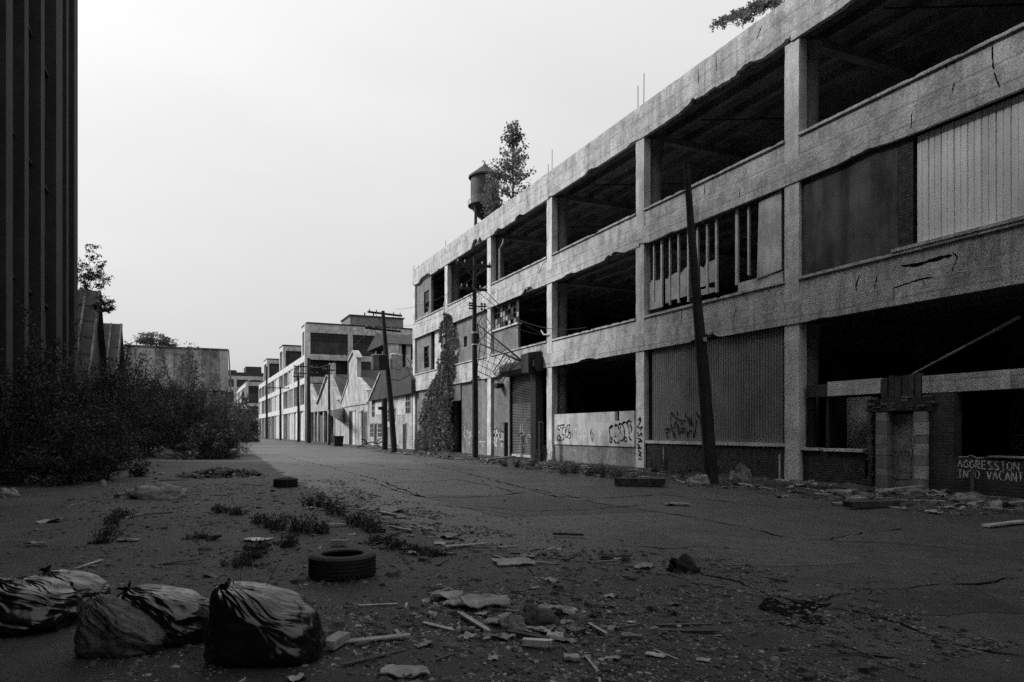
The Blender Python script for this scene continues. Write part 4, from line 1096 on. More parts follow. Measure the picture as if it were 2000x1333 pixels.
for q in range(14):
    a = q * math.pi / 7; part('rail_post', MB().tube([(wt0.x + (R + .38) * math.cos(a), wt0.y + (R + .38) * math.sin(a), zb + .16), (wt0.x + (R + .38) * math.cos(a), wt0.y + (R + .38) * math.sin(a), zb + .76)], .025, 4), 'tank_band', wt)
for q in range(4):
    a = math.pi / 4 + q * math.pi / 2 - PHI
    part('leg', MB().tube([(wt0.x + 2.9 * math.cos(a), wt0.y + 2.9 * math.sin(a), -.1), (wt0.x + 1.9 * math.cos(a), wt0.y + 1.9 * math.sin(a), zb + .1)], .16, 8), 'black_metal', wt)
part('riser', MB().tube([(wt0.x, wt0.y, 0), (wt0.x, wt0.y, zb - 2.2)], .3, 8), 'black_metal', wt)

# ================================================================== poles and wires
def bow(p, q, sag, n=14):
    p = Vector(p); q = Vector(q); out = []
    for i in range(n + 1):
        t = i / n; v = p.lerp(q, t); v.z -= sag * 4 * t * (1 - t); out.append(v)
    return out
def pole(label, base, top, rb, rt, arms=(), name='utility_pole', mat='pole_wood'):
    t = empty(name, base, label, 'pole', 'poles along the right pavement')
    b = Vector(base); tp_ = Vector(top)
    pts = [b - Vector((0, 0, .4)), b + (tp_ - b) * .33 + Vector((.02, .03, 0)), b + (tp_ - b) * .66 + Vector((-.02, .02, 0)), tp_]
    part('shaft', MB().tube(pts, [rb, rb * .85 + rt * .15, rb * .4 + rt * .6, rt], 12), mat, t, smooth=True)
    for frac, ln, ax, off in arms:
        c = b + (tp_ - b) * frac; d = Vector(ax).normalized()
        n = Vector((-d.y, d.x, 0)) * (rt + .07)
        am = part('crossarm', MB().bar(c - d * ln * (.5 - off) + n, c + d * ln * (.5 + off) + n, .11, .14), 'pole_wood', t)
        for q in (-.45, -.25, .25, .45):
            e = c + d * ln * (q + off) + n; part('insulator', MB().tube([e + Vector((0, 0, .07)), e + Vector((0, 0, .16)), e + Vector((0, 0, .25))], [.03, .05, .02], 6), 'insulator', am)
        for s in (-1, 1):
            part('brace', MB().bar(c + d * ln * .28 * s + d * ln * off + n - Vector((0, 0, .07)), c + n - Vector((0, 0, .75)), .03, .02), 'black_metal', am)
    return t
AX = (1, -.25, 0)
g1_ = G(928, 897); s1 = FPX / ((EYE) * FPX / (897 - HORY))
zof = lambda py, base_py: EYE + (HORY - py) * EYE / (base_py - HORY)
p1 = pole('tall dark utility pole with two crossarms before the roller shutter', g1_, (g1_.x - .02, g1_.y, zof(503, 897)), .175, .10, ((.965, 2.1, (1, 0, 0), .0), (.845, 1.6, (1, .0, 0), .0)))
zz = zof(600, 897)
bk = part('insulator_rack', MB().bar((g1_.x - .45, g1_.y - .25, zz), (g1_.x + .55, g1_.y - .25, zz), .06, .06), 'black_metal', p1)
for dx in (-.42, -.28, .3, .48):
    for dz in (-.14, .02, .15): part('insulator', MB().tube([(g1_.x + dx, g1_.y - .25, zz + dz - .05), (g1_.x + dx, g1_.y - .25, zz + dz + .04)], .065, 7), 'black_metal', bk)
for pyy in (651, 673):
    part('band', MB().lathe((g1_.x, g1_.y, zof(pyy, 897)), [(.16, -.06), (.20, -.06), (.20, .06), (.16, .06)], 14), 'concrete_column', p1)
part('guard', MB().lathe((g1_.x, g1_.y, zof(662, 897)), [(.175, -.28), (.21, -.28), (.21, .28), (.175, .28)], 14), 'black_metal', p1)
g2_ = G(1392, 945)
p2 = pole('leaning bare utility pole standing before the corrugated siding', g2_, (g2_.x - .70, g2_.y + .33, zof(322, 945)), .20, .085)
c = Vector(g2_) .lerp(Vector((g2_.x - .70, g2_.y + .33, zof(322, 945))), .45)
part('tin_plate', MB().box(c.x - .06, c.x + .06, c.y - .20, c.y - .165, c.z - .06, c.z + .06), 'pale_metal', p2)
g3_ = G(771, 884); t3_ = Vector((g3_.x - .80, g3_.y + .35, zof(608, 884)))
p3 = pole('leaning utility pole carrying transformers beside the dark-gabled cottage', g3_, t3_, .22, .13, ((.985, 2.9, (1, .3, 0), .10), (.87, 3.0, (1, .3, 0), .0)))
for dx, dy, rad, sh, mt in ((-.95, -.2, .36, 0, 'tank_band'), (-.5, -.42, .32, 0, 'black_metal'), (.32, -.38, .30, .1, 'pale_metal'), (.78, -.1, .27, .1, 'concrete')):
    cx = g3_.x + (t3_.x - g3_.x) * .62 + dx; cy = g3_.y + dy; cz = zof(711, 884) + sh
    tr = part('transformer', MB().lathe((cx, cy, cz), [(.02, -.55), (rad, -.52), (rad, .45), (rad * 1.06, .46), (rad * 1.06, .54), (rad * .6, .62), (.02, .63)], 16), mt, p3, smooth=True)
    part('bushing', MB().tube([(cx, cy, cz + .6), (cx, cy, cz + .85)], [.07, .03], 6), 'insulator', tr)
mb = MB().bar((g3_.x - 1.7, g3_.y - .1, zof(716, 884)), (g3_.x + .75, g3_.y - .1, zof(716, 884)), .08, .10); part('hanger_bar', mb, 'black_metal', p3)
g4_ = G(751.5, 879)
p4 = pole('stout cut-off pole stub beside the transformer pole', g4_, (g4_.x, g4_.y, zof(779, 879)), .24, .23, name='pole_stub')
part('switch_box', MB().box(g4_.x - .55, g4_.x - .24, g4_.y - .2, g4_.y + .1, zof(801, 879), zof(795, 879)), 'black_metal', p4)
for px, by, ty, lab, rr, arms in ((643, 870.5, 712, 'thin dark utility pole in front of the twin-gabled shed', .20, ((.93, 1.4, (1, 0, 0), 0),)),
                                 (603, 866, 700, 'stout dark utility pole at the corner of the far factory', .36, ((.90, 3.2, (1, 0, 0), -.1), (.82, 3.2, (1, 0, 0), -.1))),
                                 (583, 864, 732, 'utility pole against the boarded bays of the far factory', .26, ((.97, 1.5, (1, 0, 0), 0),)),
                                 (548, 862, 756, 'distant utility pole with one long crossarm on the far factory', .26, ((.98, 4.0, (1, 0, 0), -.1),)),
                                 (521, 860.5, 716, 'farthest utility pole near the vanishing end of the street', .30, ())):
    g_ = XP(px, HORY, 14.6); sc2 = (XP(px, HORY + 10, 14.6).z - EYE) / -10
    pole(lab, (14.6, g_.y, 0), (14.6, g_.y, EYE + (HORY - ty) * sc2), rr * .8, rr * .55, arms)
# service wires
def wire(label, pts, r=.018):
    o = MB().tube(pts, r, 5, cap=False).build('overhead_wire', 'black_metal')
    return tag(o, label, 'wire', 'wires strung from the utility poles')
e1 = Vector((g1_.x - .95, g1_.y - .17, zof(517, 897) + .1))
br_ = XP(1058, 652, D - .12)
wo1 = wire('pale service wire sagging from the upper crossarm to the white bracket', bow(e1, br_, .5), .022)
wire('service wire running from the insulator rack to the white bracket', bow((g1_.x + .5, g1_.y - .3, zz + .1), br_ + Vector((0, 0, -.06)), .35))
wire('longest service wire reaching the open second-floor bay', bow((g1_.x - .3, g1_.y - .2, zof(560, 897)), XP(1146, 640, D - .04), .9))
for nm_, a, b, s in (('upper wire between the transformer pole and the near pole', t3_ + Vector((1.0, 0, .2)), Vector((g1_.x + .9, g1_.y - .1, zof(515, 897))), .6),
                     ('lower wire between the transformer pole and the near pole', t3_ + Vector((.9, 0, -1.1)), Vector((g1_.x + .6, g1_.y - .1, zof(557, 897))), .6)):
    wire(nm_, bow(a, b, s), .012)
w4 = (14.6, XP(603, HORY, 14.6).y - .3, EYE + (HORY - 716) * (-(XP(603, HORY + 10, 14.6).z - EYE) / 10))
wire('far wire sagging from the transformer pole to the far factory pole', bow(t3_ + Vector((-.6, .2, -1.0)), w4, 1.2), .02)
wire('looped black cable hanging beside the transformers', [Vector((g3_.x + .9, g3_.y - .2, zof(700, 884))), Vector((g3_.x + 1.25, g3_.y - .2, zof(716, 884))), Vector((g3_.x + .9, g3_.y - .25, zof(735, 884))),
     Vector((g3_.x + .2, g3_.y - .28, zof(744, 884))), Vector((g3_.x - .4, g3_.y - .24, zof(742, 884)))], .03)

# bollards by the shutter
for px, pb, ptp, lab in ((988, 893, 827, 'dark steel bollard on the far side of the roller shutter'), (1056.5, 889, 826, 'dark steel bollard on the near side of the roller shutter')):
    g_ = XP(px, pb, D - .7); h = FZ(px, ptp, D - .7)
    t = empty('bollard', (g_.x, g_.y, 0), lab, 'bollard', 'bollards guarding the shutter')
    part('post', MB().tube([(g_.x, g_.y, -.2), (g_.x, g_.y, h)], .13, 12), 'black_metal', t, smooth=True)
    part('cap', MB().lathe((g_.x, g_.y, h), [(.135, .002), (.135, .03), (.08, .06), (.01, .07)], 12), 'rust', t, smooth=True)
# torn-out steel window hanging on the pole
hw = empty('hanging_window_frame', XP(975, 700, D - 1.2), 'mangled steel window frames hanging above the roller shutter', 'window frame')
def grid(corners, nx, ny, r, Xs):
    A, B, C3, D3 = [XP(a, b, x) for (a, b), x in zip(corners, Xs)]
    for i in range(nx + 1):
        a = A.lerp(B, i / nx); b = D3.lerp(C3, i / nx); part('glazing_bar', MB().tube([a, a.lerp(b, .5) + Vector((0, .04, -.03)), b], r * (1.7 if i in (0, nx) else 1), 5), 'black_metal', hw)
    for j in range(ny + 1):
        a = A.lerp(D3, j / ny); b = B.lerp(C3, j / ny); part('glazing_bar', MB().tube([a, a.lerp(b, .5) + Vector((0, .03, .03)), b], r * (1.7 if j in (0, ny) else 1), 5), 'black_metal', hw)
grid(((933, 634), (1018, 706), (1000, 700), (938, 672)), 6, 3, .016, (D - 2.2, D - .6, D - 1.3, D - 1.7))
grid(((938, 672), (1008, 702), (980, 748), (932, 725)), 6, 4, .016, (D - 1.7, D - .8, D - .4, D - 1.2))
grid(((945, 612), (962, 640), (935, 668), (932, 634)), 3, 4, .014, (D - 1.4, D - 1.4, D - 2.2, D - 2.2))
grid(((988, 690), (998, 706), (973, 738), (962, 728)), 3, 2, .018, (D - .5, D - .4, D - .4, D - .5))
for a, b, xa, xb, r in (((938, 672), (1018, 706), D - 1.7, D - .5, .045), ((933, 634), (1019, 704), D - 2.2, D - .5, .035)):
    part('frame_rail', MB().bar(XP(*a, xa), XP(*b, xb), r * 2, r * 1.6), 'black_metal', hw)

# ================================================================== vegetation
def leaf_mesh(name, pts, size, mat, up=.0, aspect=.5, rng=RNG):
    n = len(pts); pts = np.asarray(pts, dtype=np.float64)
    d = rng.normal(size=(n, 3)); d[:, 2] += up; d /= np.linalg.norm(d, axis=1)[:, None]
    e = rng.normal(size=(n, 3)); s = np.cross(d, e); s /= np.linalg.norm(s, axis=1)[:, None] + 1e-9
    L = (size * rng.uniform(.6, 1.35, n))[:, None]; W = L * aspect
    v = np.empty((n, 4, 3)); v[:, 0] = pts - d * L * .5; v[:, 1] = pts + s * W * .5 + d * L * .05; v[:, 2] = pts + d * L * .5; v[:, 3] = pts - s * W * .5 + d * L * .05
    me = bpy.data.meshes.new(name); me.vertices.add(4 * n); me.vertices.foreach_set('co', v.ravel())
    me.loops.add(4 * n); me.loops.foreach_set('vertex_index', np.arange(4 * n, dtype=np.int32))
    me.polygons.add(n); me.polygons.foreach_set('loop_start', np.arange(0, 4 * n, 4, dtype=np.int32))
    try: me.polygons.foreach_set('loop_total', np.full(n, 4, dtype=np.int32))
    except Exception: pass
    me.update(calc_edges=True); me.materials.append(M[mat]); return me

def shrub(label, px, base, top, wpx, leaf=.13, n=7000, mat='leaf_dark', seed=1, name='shrub', group='dark shrubs along the left side', dens=1.0):
    rng = np.random.default_rng(seed); rd = random.Random(seed)
    g = G(px, base); sc2 = (base - HORY) / EYE
    h = (base - top) / sc2; w_ = wpx / sc2 / 2
    t = empty(name, (g.x, g.y, 0), label, 'shrub', group)
    mb = MB(); P_ = []
    for i in range(14):
        a = rd.uniform(0, 2 * math.pi); rr = w_ * rd.uniform(.2, 1.1); hh = h * rd.uniform(.5, 1.12) * (1 - .25 * (rr / w_) ** 2)
        b0 = Vector((g.x + rd.uniform(-.3, .3), g.y + rd.uniform(-.3, .3), -.1)); tp_ = Vector((g.x + rr * math.cos(a), g.y + rr * math.sin(a) * .8, hh))
        mid = b0.lerp(tp_, .55) + Vector((0, 0, h * .12))
        mb.tube([b0, mid, tp_], [.045, .03, .008], 5)
        # foliage along the outer half of each stem
        m = int(n * .42 / 14); u = rng.uniform(.25, 1.0, m)
        c = np.array(b0)[None] * ((1 - u) ** 2)[:, None] + 2 * np.array(mid)[None] * (u * (1 - u))[:, None] + np.array(tp_)[None] * (u ** 2)[:, None]
        P_.append(c + rng.normal(size=(m, 3)) * (w_ * rd.uniform(.05, .12)))
    st = mb.build('stem', 'bark', t, smooth=True); st['kind'] = 'stuff'
    K = 20
    for i in range(K):
        a = rd.uniform(0, 2 * math.pi); rr = w_ * math.sqrt(rd.uniform(.02, 1)); zz_ = h * rd.uniform(.04, .74) * (1 - .35 * (rr / w_) ** 2)
        m = int(n * .58 / K); c = np.array((g.x + rr * math.cos(a), g.y + rr * math.sin(a), max(.15, zz_)))
        q = c[None] + rng.normal(size=(m, 3)) * np.array((w_ * .2, w_ * .2, h * .075)) * rd.uniform(.45, 1.15); P_.append(q)
    A = np.concatenate(P_); A[:, 2] = np.maximum(A[:, 2], .02)
    link('foliage', leaf_mesh('foliage', A, leaf, mat, rng=rng), t)
    return t
SH = [('near-black shrub filling the lower left edge of the yard', 20, 944, 650, 190, .11, 9000), ('dark shrub against the pilasters of the tall building', 95, 936, 628, 190, .11, 9000),
      ('tall dark shrub hiding the corner of the tall building', 165, 918, 628, 170, .13, 9000), ('dark shrub below the two gabled sheds', 225, 905, 660, 150, .13, 8000),
      ('shrub below the left end of the corrugated shed', 285, 893, 722, 160, .15, 8000), ('broad shrub in front of the corrugated shed', 350, 890, 688, 160, .15, 9000),
      ('wispy shrub below the right half of the corrugated shed', 404, 891, 745, 120, .15, 7000), ('last shrub of the thicket, spilling onto the road', 440, 888, 768, 84, .15, 5000),
      ('low arching bush at the road side edge of the thicket', 405, 897, 825, 110, .13, 5000), ('distant low bush where the road vanishes', 484, 864, 800, 40, .25, 2500),
      ('distant bush hiding the foot of the far end block', 470, 863, 765, 60, .4, 4000), ('low dark bush at the foot of the leftmost pilasters', 130, 945, 820, 180, .10, 7000),
      ('low dark bush in front of the gabled sheds', 200, 935, 790, 150, .11, 7000), ('pale-leaved bush rising before the second gabled shed', 255, 880, 655, 120, .2, 6000),
      ('far shrub standing close under the corrugated shed roof', 380, 874, 690, 150, .25, 6000)]
for i, (lab, px, b, tpx, wp_, lf, n) in enumerate(SH):
    shrub(lab, px, b, tpx, wp_, lf, n, 'leaf_dark' if i not in (5, 6, 7, 9, 10, 13, 14) else 'leaf_mid', seed=100 + i)

def frond_tree(name, label, base, tips, frond, nf, leaf, mat, seed, cat='tree', root=None, drop=.35):
    """sparse tree: a branch to every tip, each ending in a rosette of feathered leaves"""
    rd = random.Random(seed); t = empty(name, base, label, cat)
    b0 = Vector(base); cen = sum((Vector(x) for x in tips), Vector()) / len(tips)
    fork = b0.lerp(cen, .55) if root is None else Vector(root)
    rt = max(.012, (fork - cen).length * .010)
    trunk = part('trunk', MB().tube([b0 - Vector((0, 0, .1)), b0.lerp(fork, .5) + Vector((.05, .05, 0)), fork], [rt * 1.6, rt * 1.3, rt], 7), 'bark', t, smooth=True)
    pts = []
    mbb = MB()
    for tp_ in tips:
        tp_ = Vector(tp_); mbb.tube([fork, fork.lerp(tp_, .5) + Vector((0, 0, -.12 * (tp_ - fork).length)), tp_], [rt * .8, rt * .45, rt * .2], 5)
        for k in range(nf * 2):
            tp_ = Vector(tp_).lerp(fork, rd.uniform(0, .10)) if k % 2 else tp_
            a = rd.uniform(0, 2 * math.pi); L = frond * rd.uniform(.6, 1.2)
            d = Vector((math.cos(a), math.sin(a), rd.uniform(-.25, .55)))
            for q in range(9):
                u = (q + 1) / 9; c = tp_ + d * L * u + Vector((0, 0, -drop * L * u * u))
                for s in range(2): pts.append((c.x + rd.gauss(0, leaf * .45), c.y + rd.gauss(0, leaf * .45), c.z + rd.gauss(0, leaf * .3)))
    part('branches', mbb, 'bark', t)['kind'] = 'stuff'
    link('foliage', leaf_mesh('foliage', pts, leaf, mat, aspect=.42, rng=np.random.default_rng(seed)), t)
    return t
dp = 40.0
frond_tree('tree', 'feathery sapling leaning out beside the tall building', (LX + .9, 40.5, 0), [P(a, b, dp + random.uniform(-.8, .8)) for a, b in ((182, 482), (161, 509), (206, 512), (178, 528), (216, 541), (196, 533), (163, 540), (170, 556))],
           .36, 6, .15, 'leaf_dark', 5, root=P(152, 600, dp))
frond_tree('tree', 'small sapling tip sticking out over the first gabled shed', (LX + 1.1, 42.2, 0), [P(a, b, dp) for a, b in ((198, 578), (215, 588), (206, 603), (222, 600), (190, 595))], .30, 6, .14, 'leaf_dark', 6, root=P(186, 622, dp))
frond_tree('tree', 'flat-crowned tree above the corrugated shed ridge', (YP(300, 800, 101).x, 101, 0), [YP(a, b, 101) for a, b in ((270, 660), (280, 652), (292, 650), (298, 662), (322, 655), (330, 662), (318, 668), (340, 672), (285, 668), (336, 682))],
           .9, 9, .28, 'leaf', 8, root=YP(302, 690, 101))
# trees rooted on the factory roof
def roof_tree(label, base, zt, prof, n, leaf, seed):
    rng = np.random.default_rng(seed); rd = random.Random(seed); b = Vector(base)
    t = empty('roof_tree', b, label, 'tree', 'trees growing on the factory roof')
    part('trunk', MB().tube([b, b + Vector((.05, .0, (zt - b.z) * .5)), (b.x, b.y, zt - .2)], [.11, .07, .015], 7), 'bark', t, smooth=True)
    hh = zt - b.z; pts = []; mb = MB()
    for i in range(74):
        u = rd.uniform(.05, 1.0); a = rd.uniform(0, 2 * math.pi); r = np.interp(u, [p[0] for p in prof], [p[1] for p in prof]) * rd.uniform(.45, 1.0)
        e = Vector((b.x + r * math.cos(a), b.y + r * math.sin(a), b.z + hh * u)); s = Vector((b.x, b.y, b.z + hh * max(.02, u - .10)))
        mb.tube([s, s.lerp(e, .5) - Vector((0, 0, .05)), e], [.03, .02, .006], 4)
        m = int(n / 74); w_ = rng.uniform(.25, 1.05, m)[:, None]
        pts.append(np.array(s)[None] * (1 - w_) + np.array(e)[None] * w_ + rng.normal(size=(m, 3)) * np.array((.17, .17, .15)))
    part('branches', mb, 'bark', t)['kind'] = 'stuff'
    link('foliage', leaf_mesh('foliage', np.concatenate(pts), leaf, 'leaf', aspect=.75, rng=rng), t)
rb = XP(1001, 600, D + 3.6); rb.z = 14.9
zt_ = XP(1001, 241, D + 3.6).z
roof_tree('tall cone-shaped tree growing on the factory roof beside the water tower', rb, zt_, [(0, 1.2), (.3, 2.1), (.5, 2.3), (.68, 1.9), (.82, 1.25), (.93, .7), (1, .25)], 3600, .20, 11)
rb = XP(962, 600, D + 2.6); rb.z = 14.9
roof_tree('small roof tree overlapping the water tank', rb, XP(962, 338, D + 2.6).z, [(0, .6), (.4, 1.3), (.7, 1.1), (1, .25)], 1900, .17, 12)
xs = D + 1.6
frond_tree('roof_tree', 'leafy branches hanging over the parapet at the top edge', (xs + 1.0, FY(1560, xs + 1), 14.9), [XP(a, b, xs) for a, b in ((1388, 52), (1400, 40), (1418, 38), (1436, 36), (1428, 28), (1447, 44), (1462, 12), (1478, 8), (1490, 16), (1500, 4), (1515, 8), (1470, 22))],
           .20, 6, .12, 'leaf', 14, root=XP(1530, -10, xs + .3), drop=.8)

# ivy on the far bays
iv = empty('ivy', (D - .2, FY(850), 0), 'thick ivy climbing the column between the far bays', 'climber')
rows = [(600, 866, 874), (630, 863, 882), (660, 862, 887), (700, 859, 886), (740, 852, 885), (758, 840, 882), (772, 829, 880), (800, 824, 880), (840, 820, 882), (884, 812, 885)]
pts = []
for i in range(15000):
    py = 884 - (abs(random.gauss(0, 1)) * 120 if random.random() < .5 else random.uniform(0, 270))
    if py < 612: continue
    a = np.interp(py, [r[0] for r in rows], [r[1] for r in rows]); b = np.interp(py, [r[0] for r in rows], [r[2] for r in rows])
    wob = 9 * noise.noise((py * .03, 1.0, 0)) + 5 * noise.noise((py * .1, 4.0, 0)); a += wob + random.gauss(0, 1.5); b += 6 * noise.noise((py * .035, 9.0, 0)) + random.gauss(0, 1.5)
    px = random.uniform(a, b)
    if noise.noise((px * .11, py * .07, 3)) + .5 * noise.noise((px * .3, py * .2, 3)) < -.34: continue
    u = (px - a) / (b - a + .01)
    p_ = XP(px, py, D - .10); bulge = (.14 + .62 * max(0, (py - 730) / 150)) * math.sin(math.pi * min(1, max(0, u))) ** .6
    bulge *= max(.15, .8 + 1.1 * noise.noise((p_.y * 1.5, p_.z * 1.5, 2)))
    pts.append((D - .10 - bulge * random.uniform(.2, 1) * .8, p_.y, max(.05, p_.z)))
link('foliage', leaf_mesh('foliage', pts, .17, 'leaf_pale', aspect=.8), iv)
part('stem', MB().tube([(D - .12, FY(850), 0), (D - .14, FY(862), 3), (D - .12, FY(869), 7.5), (D - .1, FY(870), 11.2)], [.07, .06, .05, .05], 6), 'plaster_pale', iv, smooth=True)

def weed(label, px, py, hpx, seed, group, spread=.5, mat='leaf_dark', leaf=.055, n=22, cat='weed', g=None):
    rd = random.Random(seed); g = g or G(px, py); sc2 = (py - HORY) / EYE; h = hpx / sc2
    gz0 = gz(g.x, g.y); t = empty('weed', (g.x, g.y, gz0), label, cat, group)
    mb = MB(); pts = []
    for i in range(n):
        a = rd.uniform(0, 2 * math.pi); hh = h * rd.uniform(.4, 1.1); r = h * spread * rd.uniform(.1, 1.0)
        b0 = Vector((g.x + rd.gauss(0, .07), g.y + rd.gauss(0, .07), gz0 - .02)); tp_ = b0 + Vector((r * math.cos(a), r * math.sin(a), hh))
        mid = b0.lerp(tp_, .5) + Vector((-r * .2 * math.cos(a), -r * .2 * math.sin(a), 0))
        mb.tube([b0, mid, tp_], [.005, .004, .0015], 3, cap=False)
        for q in range(10):
            u = rd.uniform(.15, 1); c = b0.lerp(mid, min(1, u * 2)) if u < .5 else mid.lerp(tp_, u * 2 - 1)
            pts.append((c.x + rd.gauss(0, leaf * .5), c.y + rd.gauss(0, leaf * .5), max(gz0 + .01, c.z + rd.gauss(0, leaf * .3))))
    s = mb.build('stem', 'bark', t); s['kind'] = 'stuff'
    link('foliage', leaf_mesh('foliage', pts, leaf, mat, up=.5, aspect=.35, rng=np.random.default_rng(seed)), t)
for i, (px, py, hp) in enumerate(((435, 1002, 22), (462, 1006, 16), (505, 1022, 20), (525, 1030, 28), (545, 1036, 34), (575, 1040, 38), (600, 1042, 44), (628, 1042, 30), (605, 990, 24), (625, 990, 30), (645, 996, 28),
        (660, 1008, 26), (690, 1026, 28), (712, 1032, 34), (728, 1040, 26), (745, 1062, 20), (775, 1072, 20), (812, 1080, 18), (845, 1086, 14), (490, 1092, 18), (470, 1105, 22), (505, 1075, 20), (560, 1068, 24))):
    weed('low dark weed in the cracked strip between yard and road', px, py, hp, 300 + i, 'weeds in the strip between yard and road', .8, n=26)
for i, (px, py, hp) in enumerate(((222, 1022, 30), (208, 1046, 26), (238, 1012, 24), (200, 1060, 16), (390, 1052, 14))):
    weed('low dark weed tuft in the open gravel left of the tyres', px, py, hp, 340 + i, 'weeds in the open gravel', .9, n=22)
for i, (px, py, hp) in enumerate(((1102, 928, 36), (1122, 926, 26), (1178, 934, 38), (1165, 928, 22), (1280, 922, 44), (1300, 922, 52), (1345, 925, 30), (1330, 928, 20), (1010, 914, 22), (985, 912, 16), (1046, 906, 30), (1066, 900, 42),
        (1040, 912, 18), (1150, 930, 18), (1205, 935, 24), (960, 905, 14), (1430, 932, 40), (1500, 932, 60), (1520, 932, 40), (1400, 930, 34))):
    weed('ragged weed among the rubble along the right facade', px, py, hp, 360 + i, 'weeds along the right facade', .55, 'leaf', .07, 26)
for i, (px, py, hp, lab) in enumerate(((1248, 912, 92, 'tall weed in front of the graffitied white column'), (1266, 908, 80, 'bushy weed just right of the graffitied white column'), (1478, 928, 135, 'tallest weed reaching up the corrugated siding'),
        (1450, 926, 100, 'tall weed left of the tallest one at the corrugated siding'), (832, 886, 60, 'bushy weed at the foot of the ivy'), (812, 884, 45, 'bushy weed at the far factory corner'), (1230, 908, 60, 'weed at the near end of the graffiti board wall'))):
    weed(lab, px, py, hp, 400 + i, None, .4, 'leaf', .09, 34)
for lab, a, b in (('thin dry stalk rising behind the big black bag', (472, 1185), (471, 1112)), ('long bent dry stalk rising beside the big black bag', (500, 1195), (548, 1092))):
    d1 = 5.1; mb = MB().tube([P(*a, d1), P((a[0] + b[0]) / 2 - 3, (a[1] + b[1]) / 2, d1), P(*b, d1)], [.004, .003, .002], 4)
    g_ = P(*a, d1); mb.tube([(g_.x, g_.y, 0), P(*a, d1)], [.005, .004], 4)
    tag(mb.build('dry_stalk', 'black_metal'), lab, 'stalk')

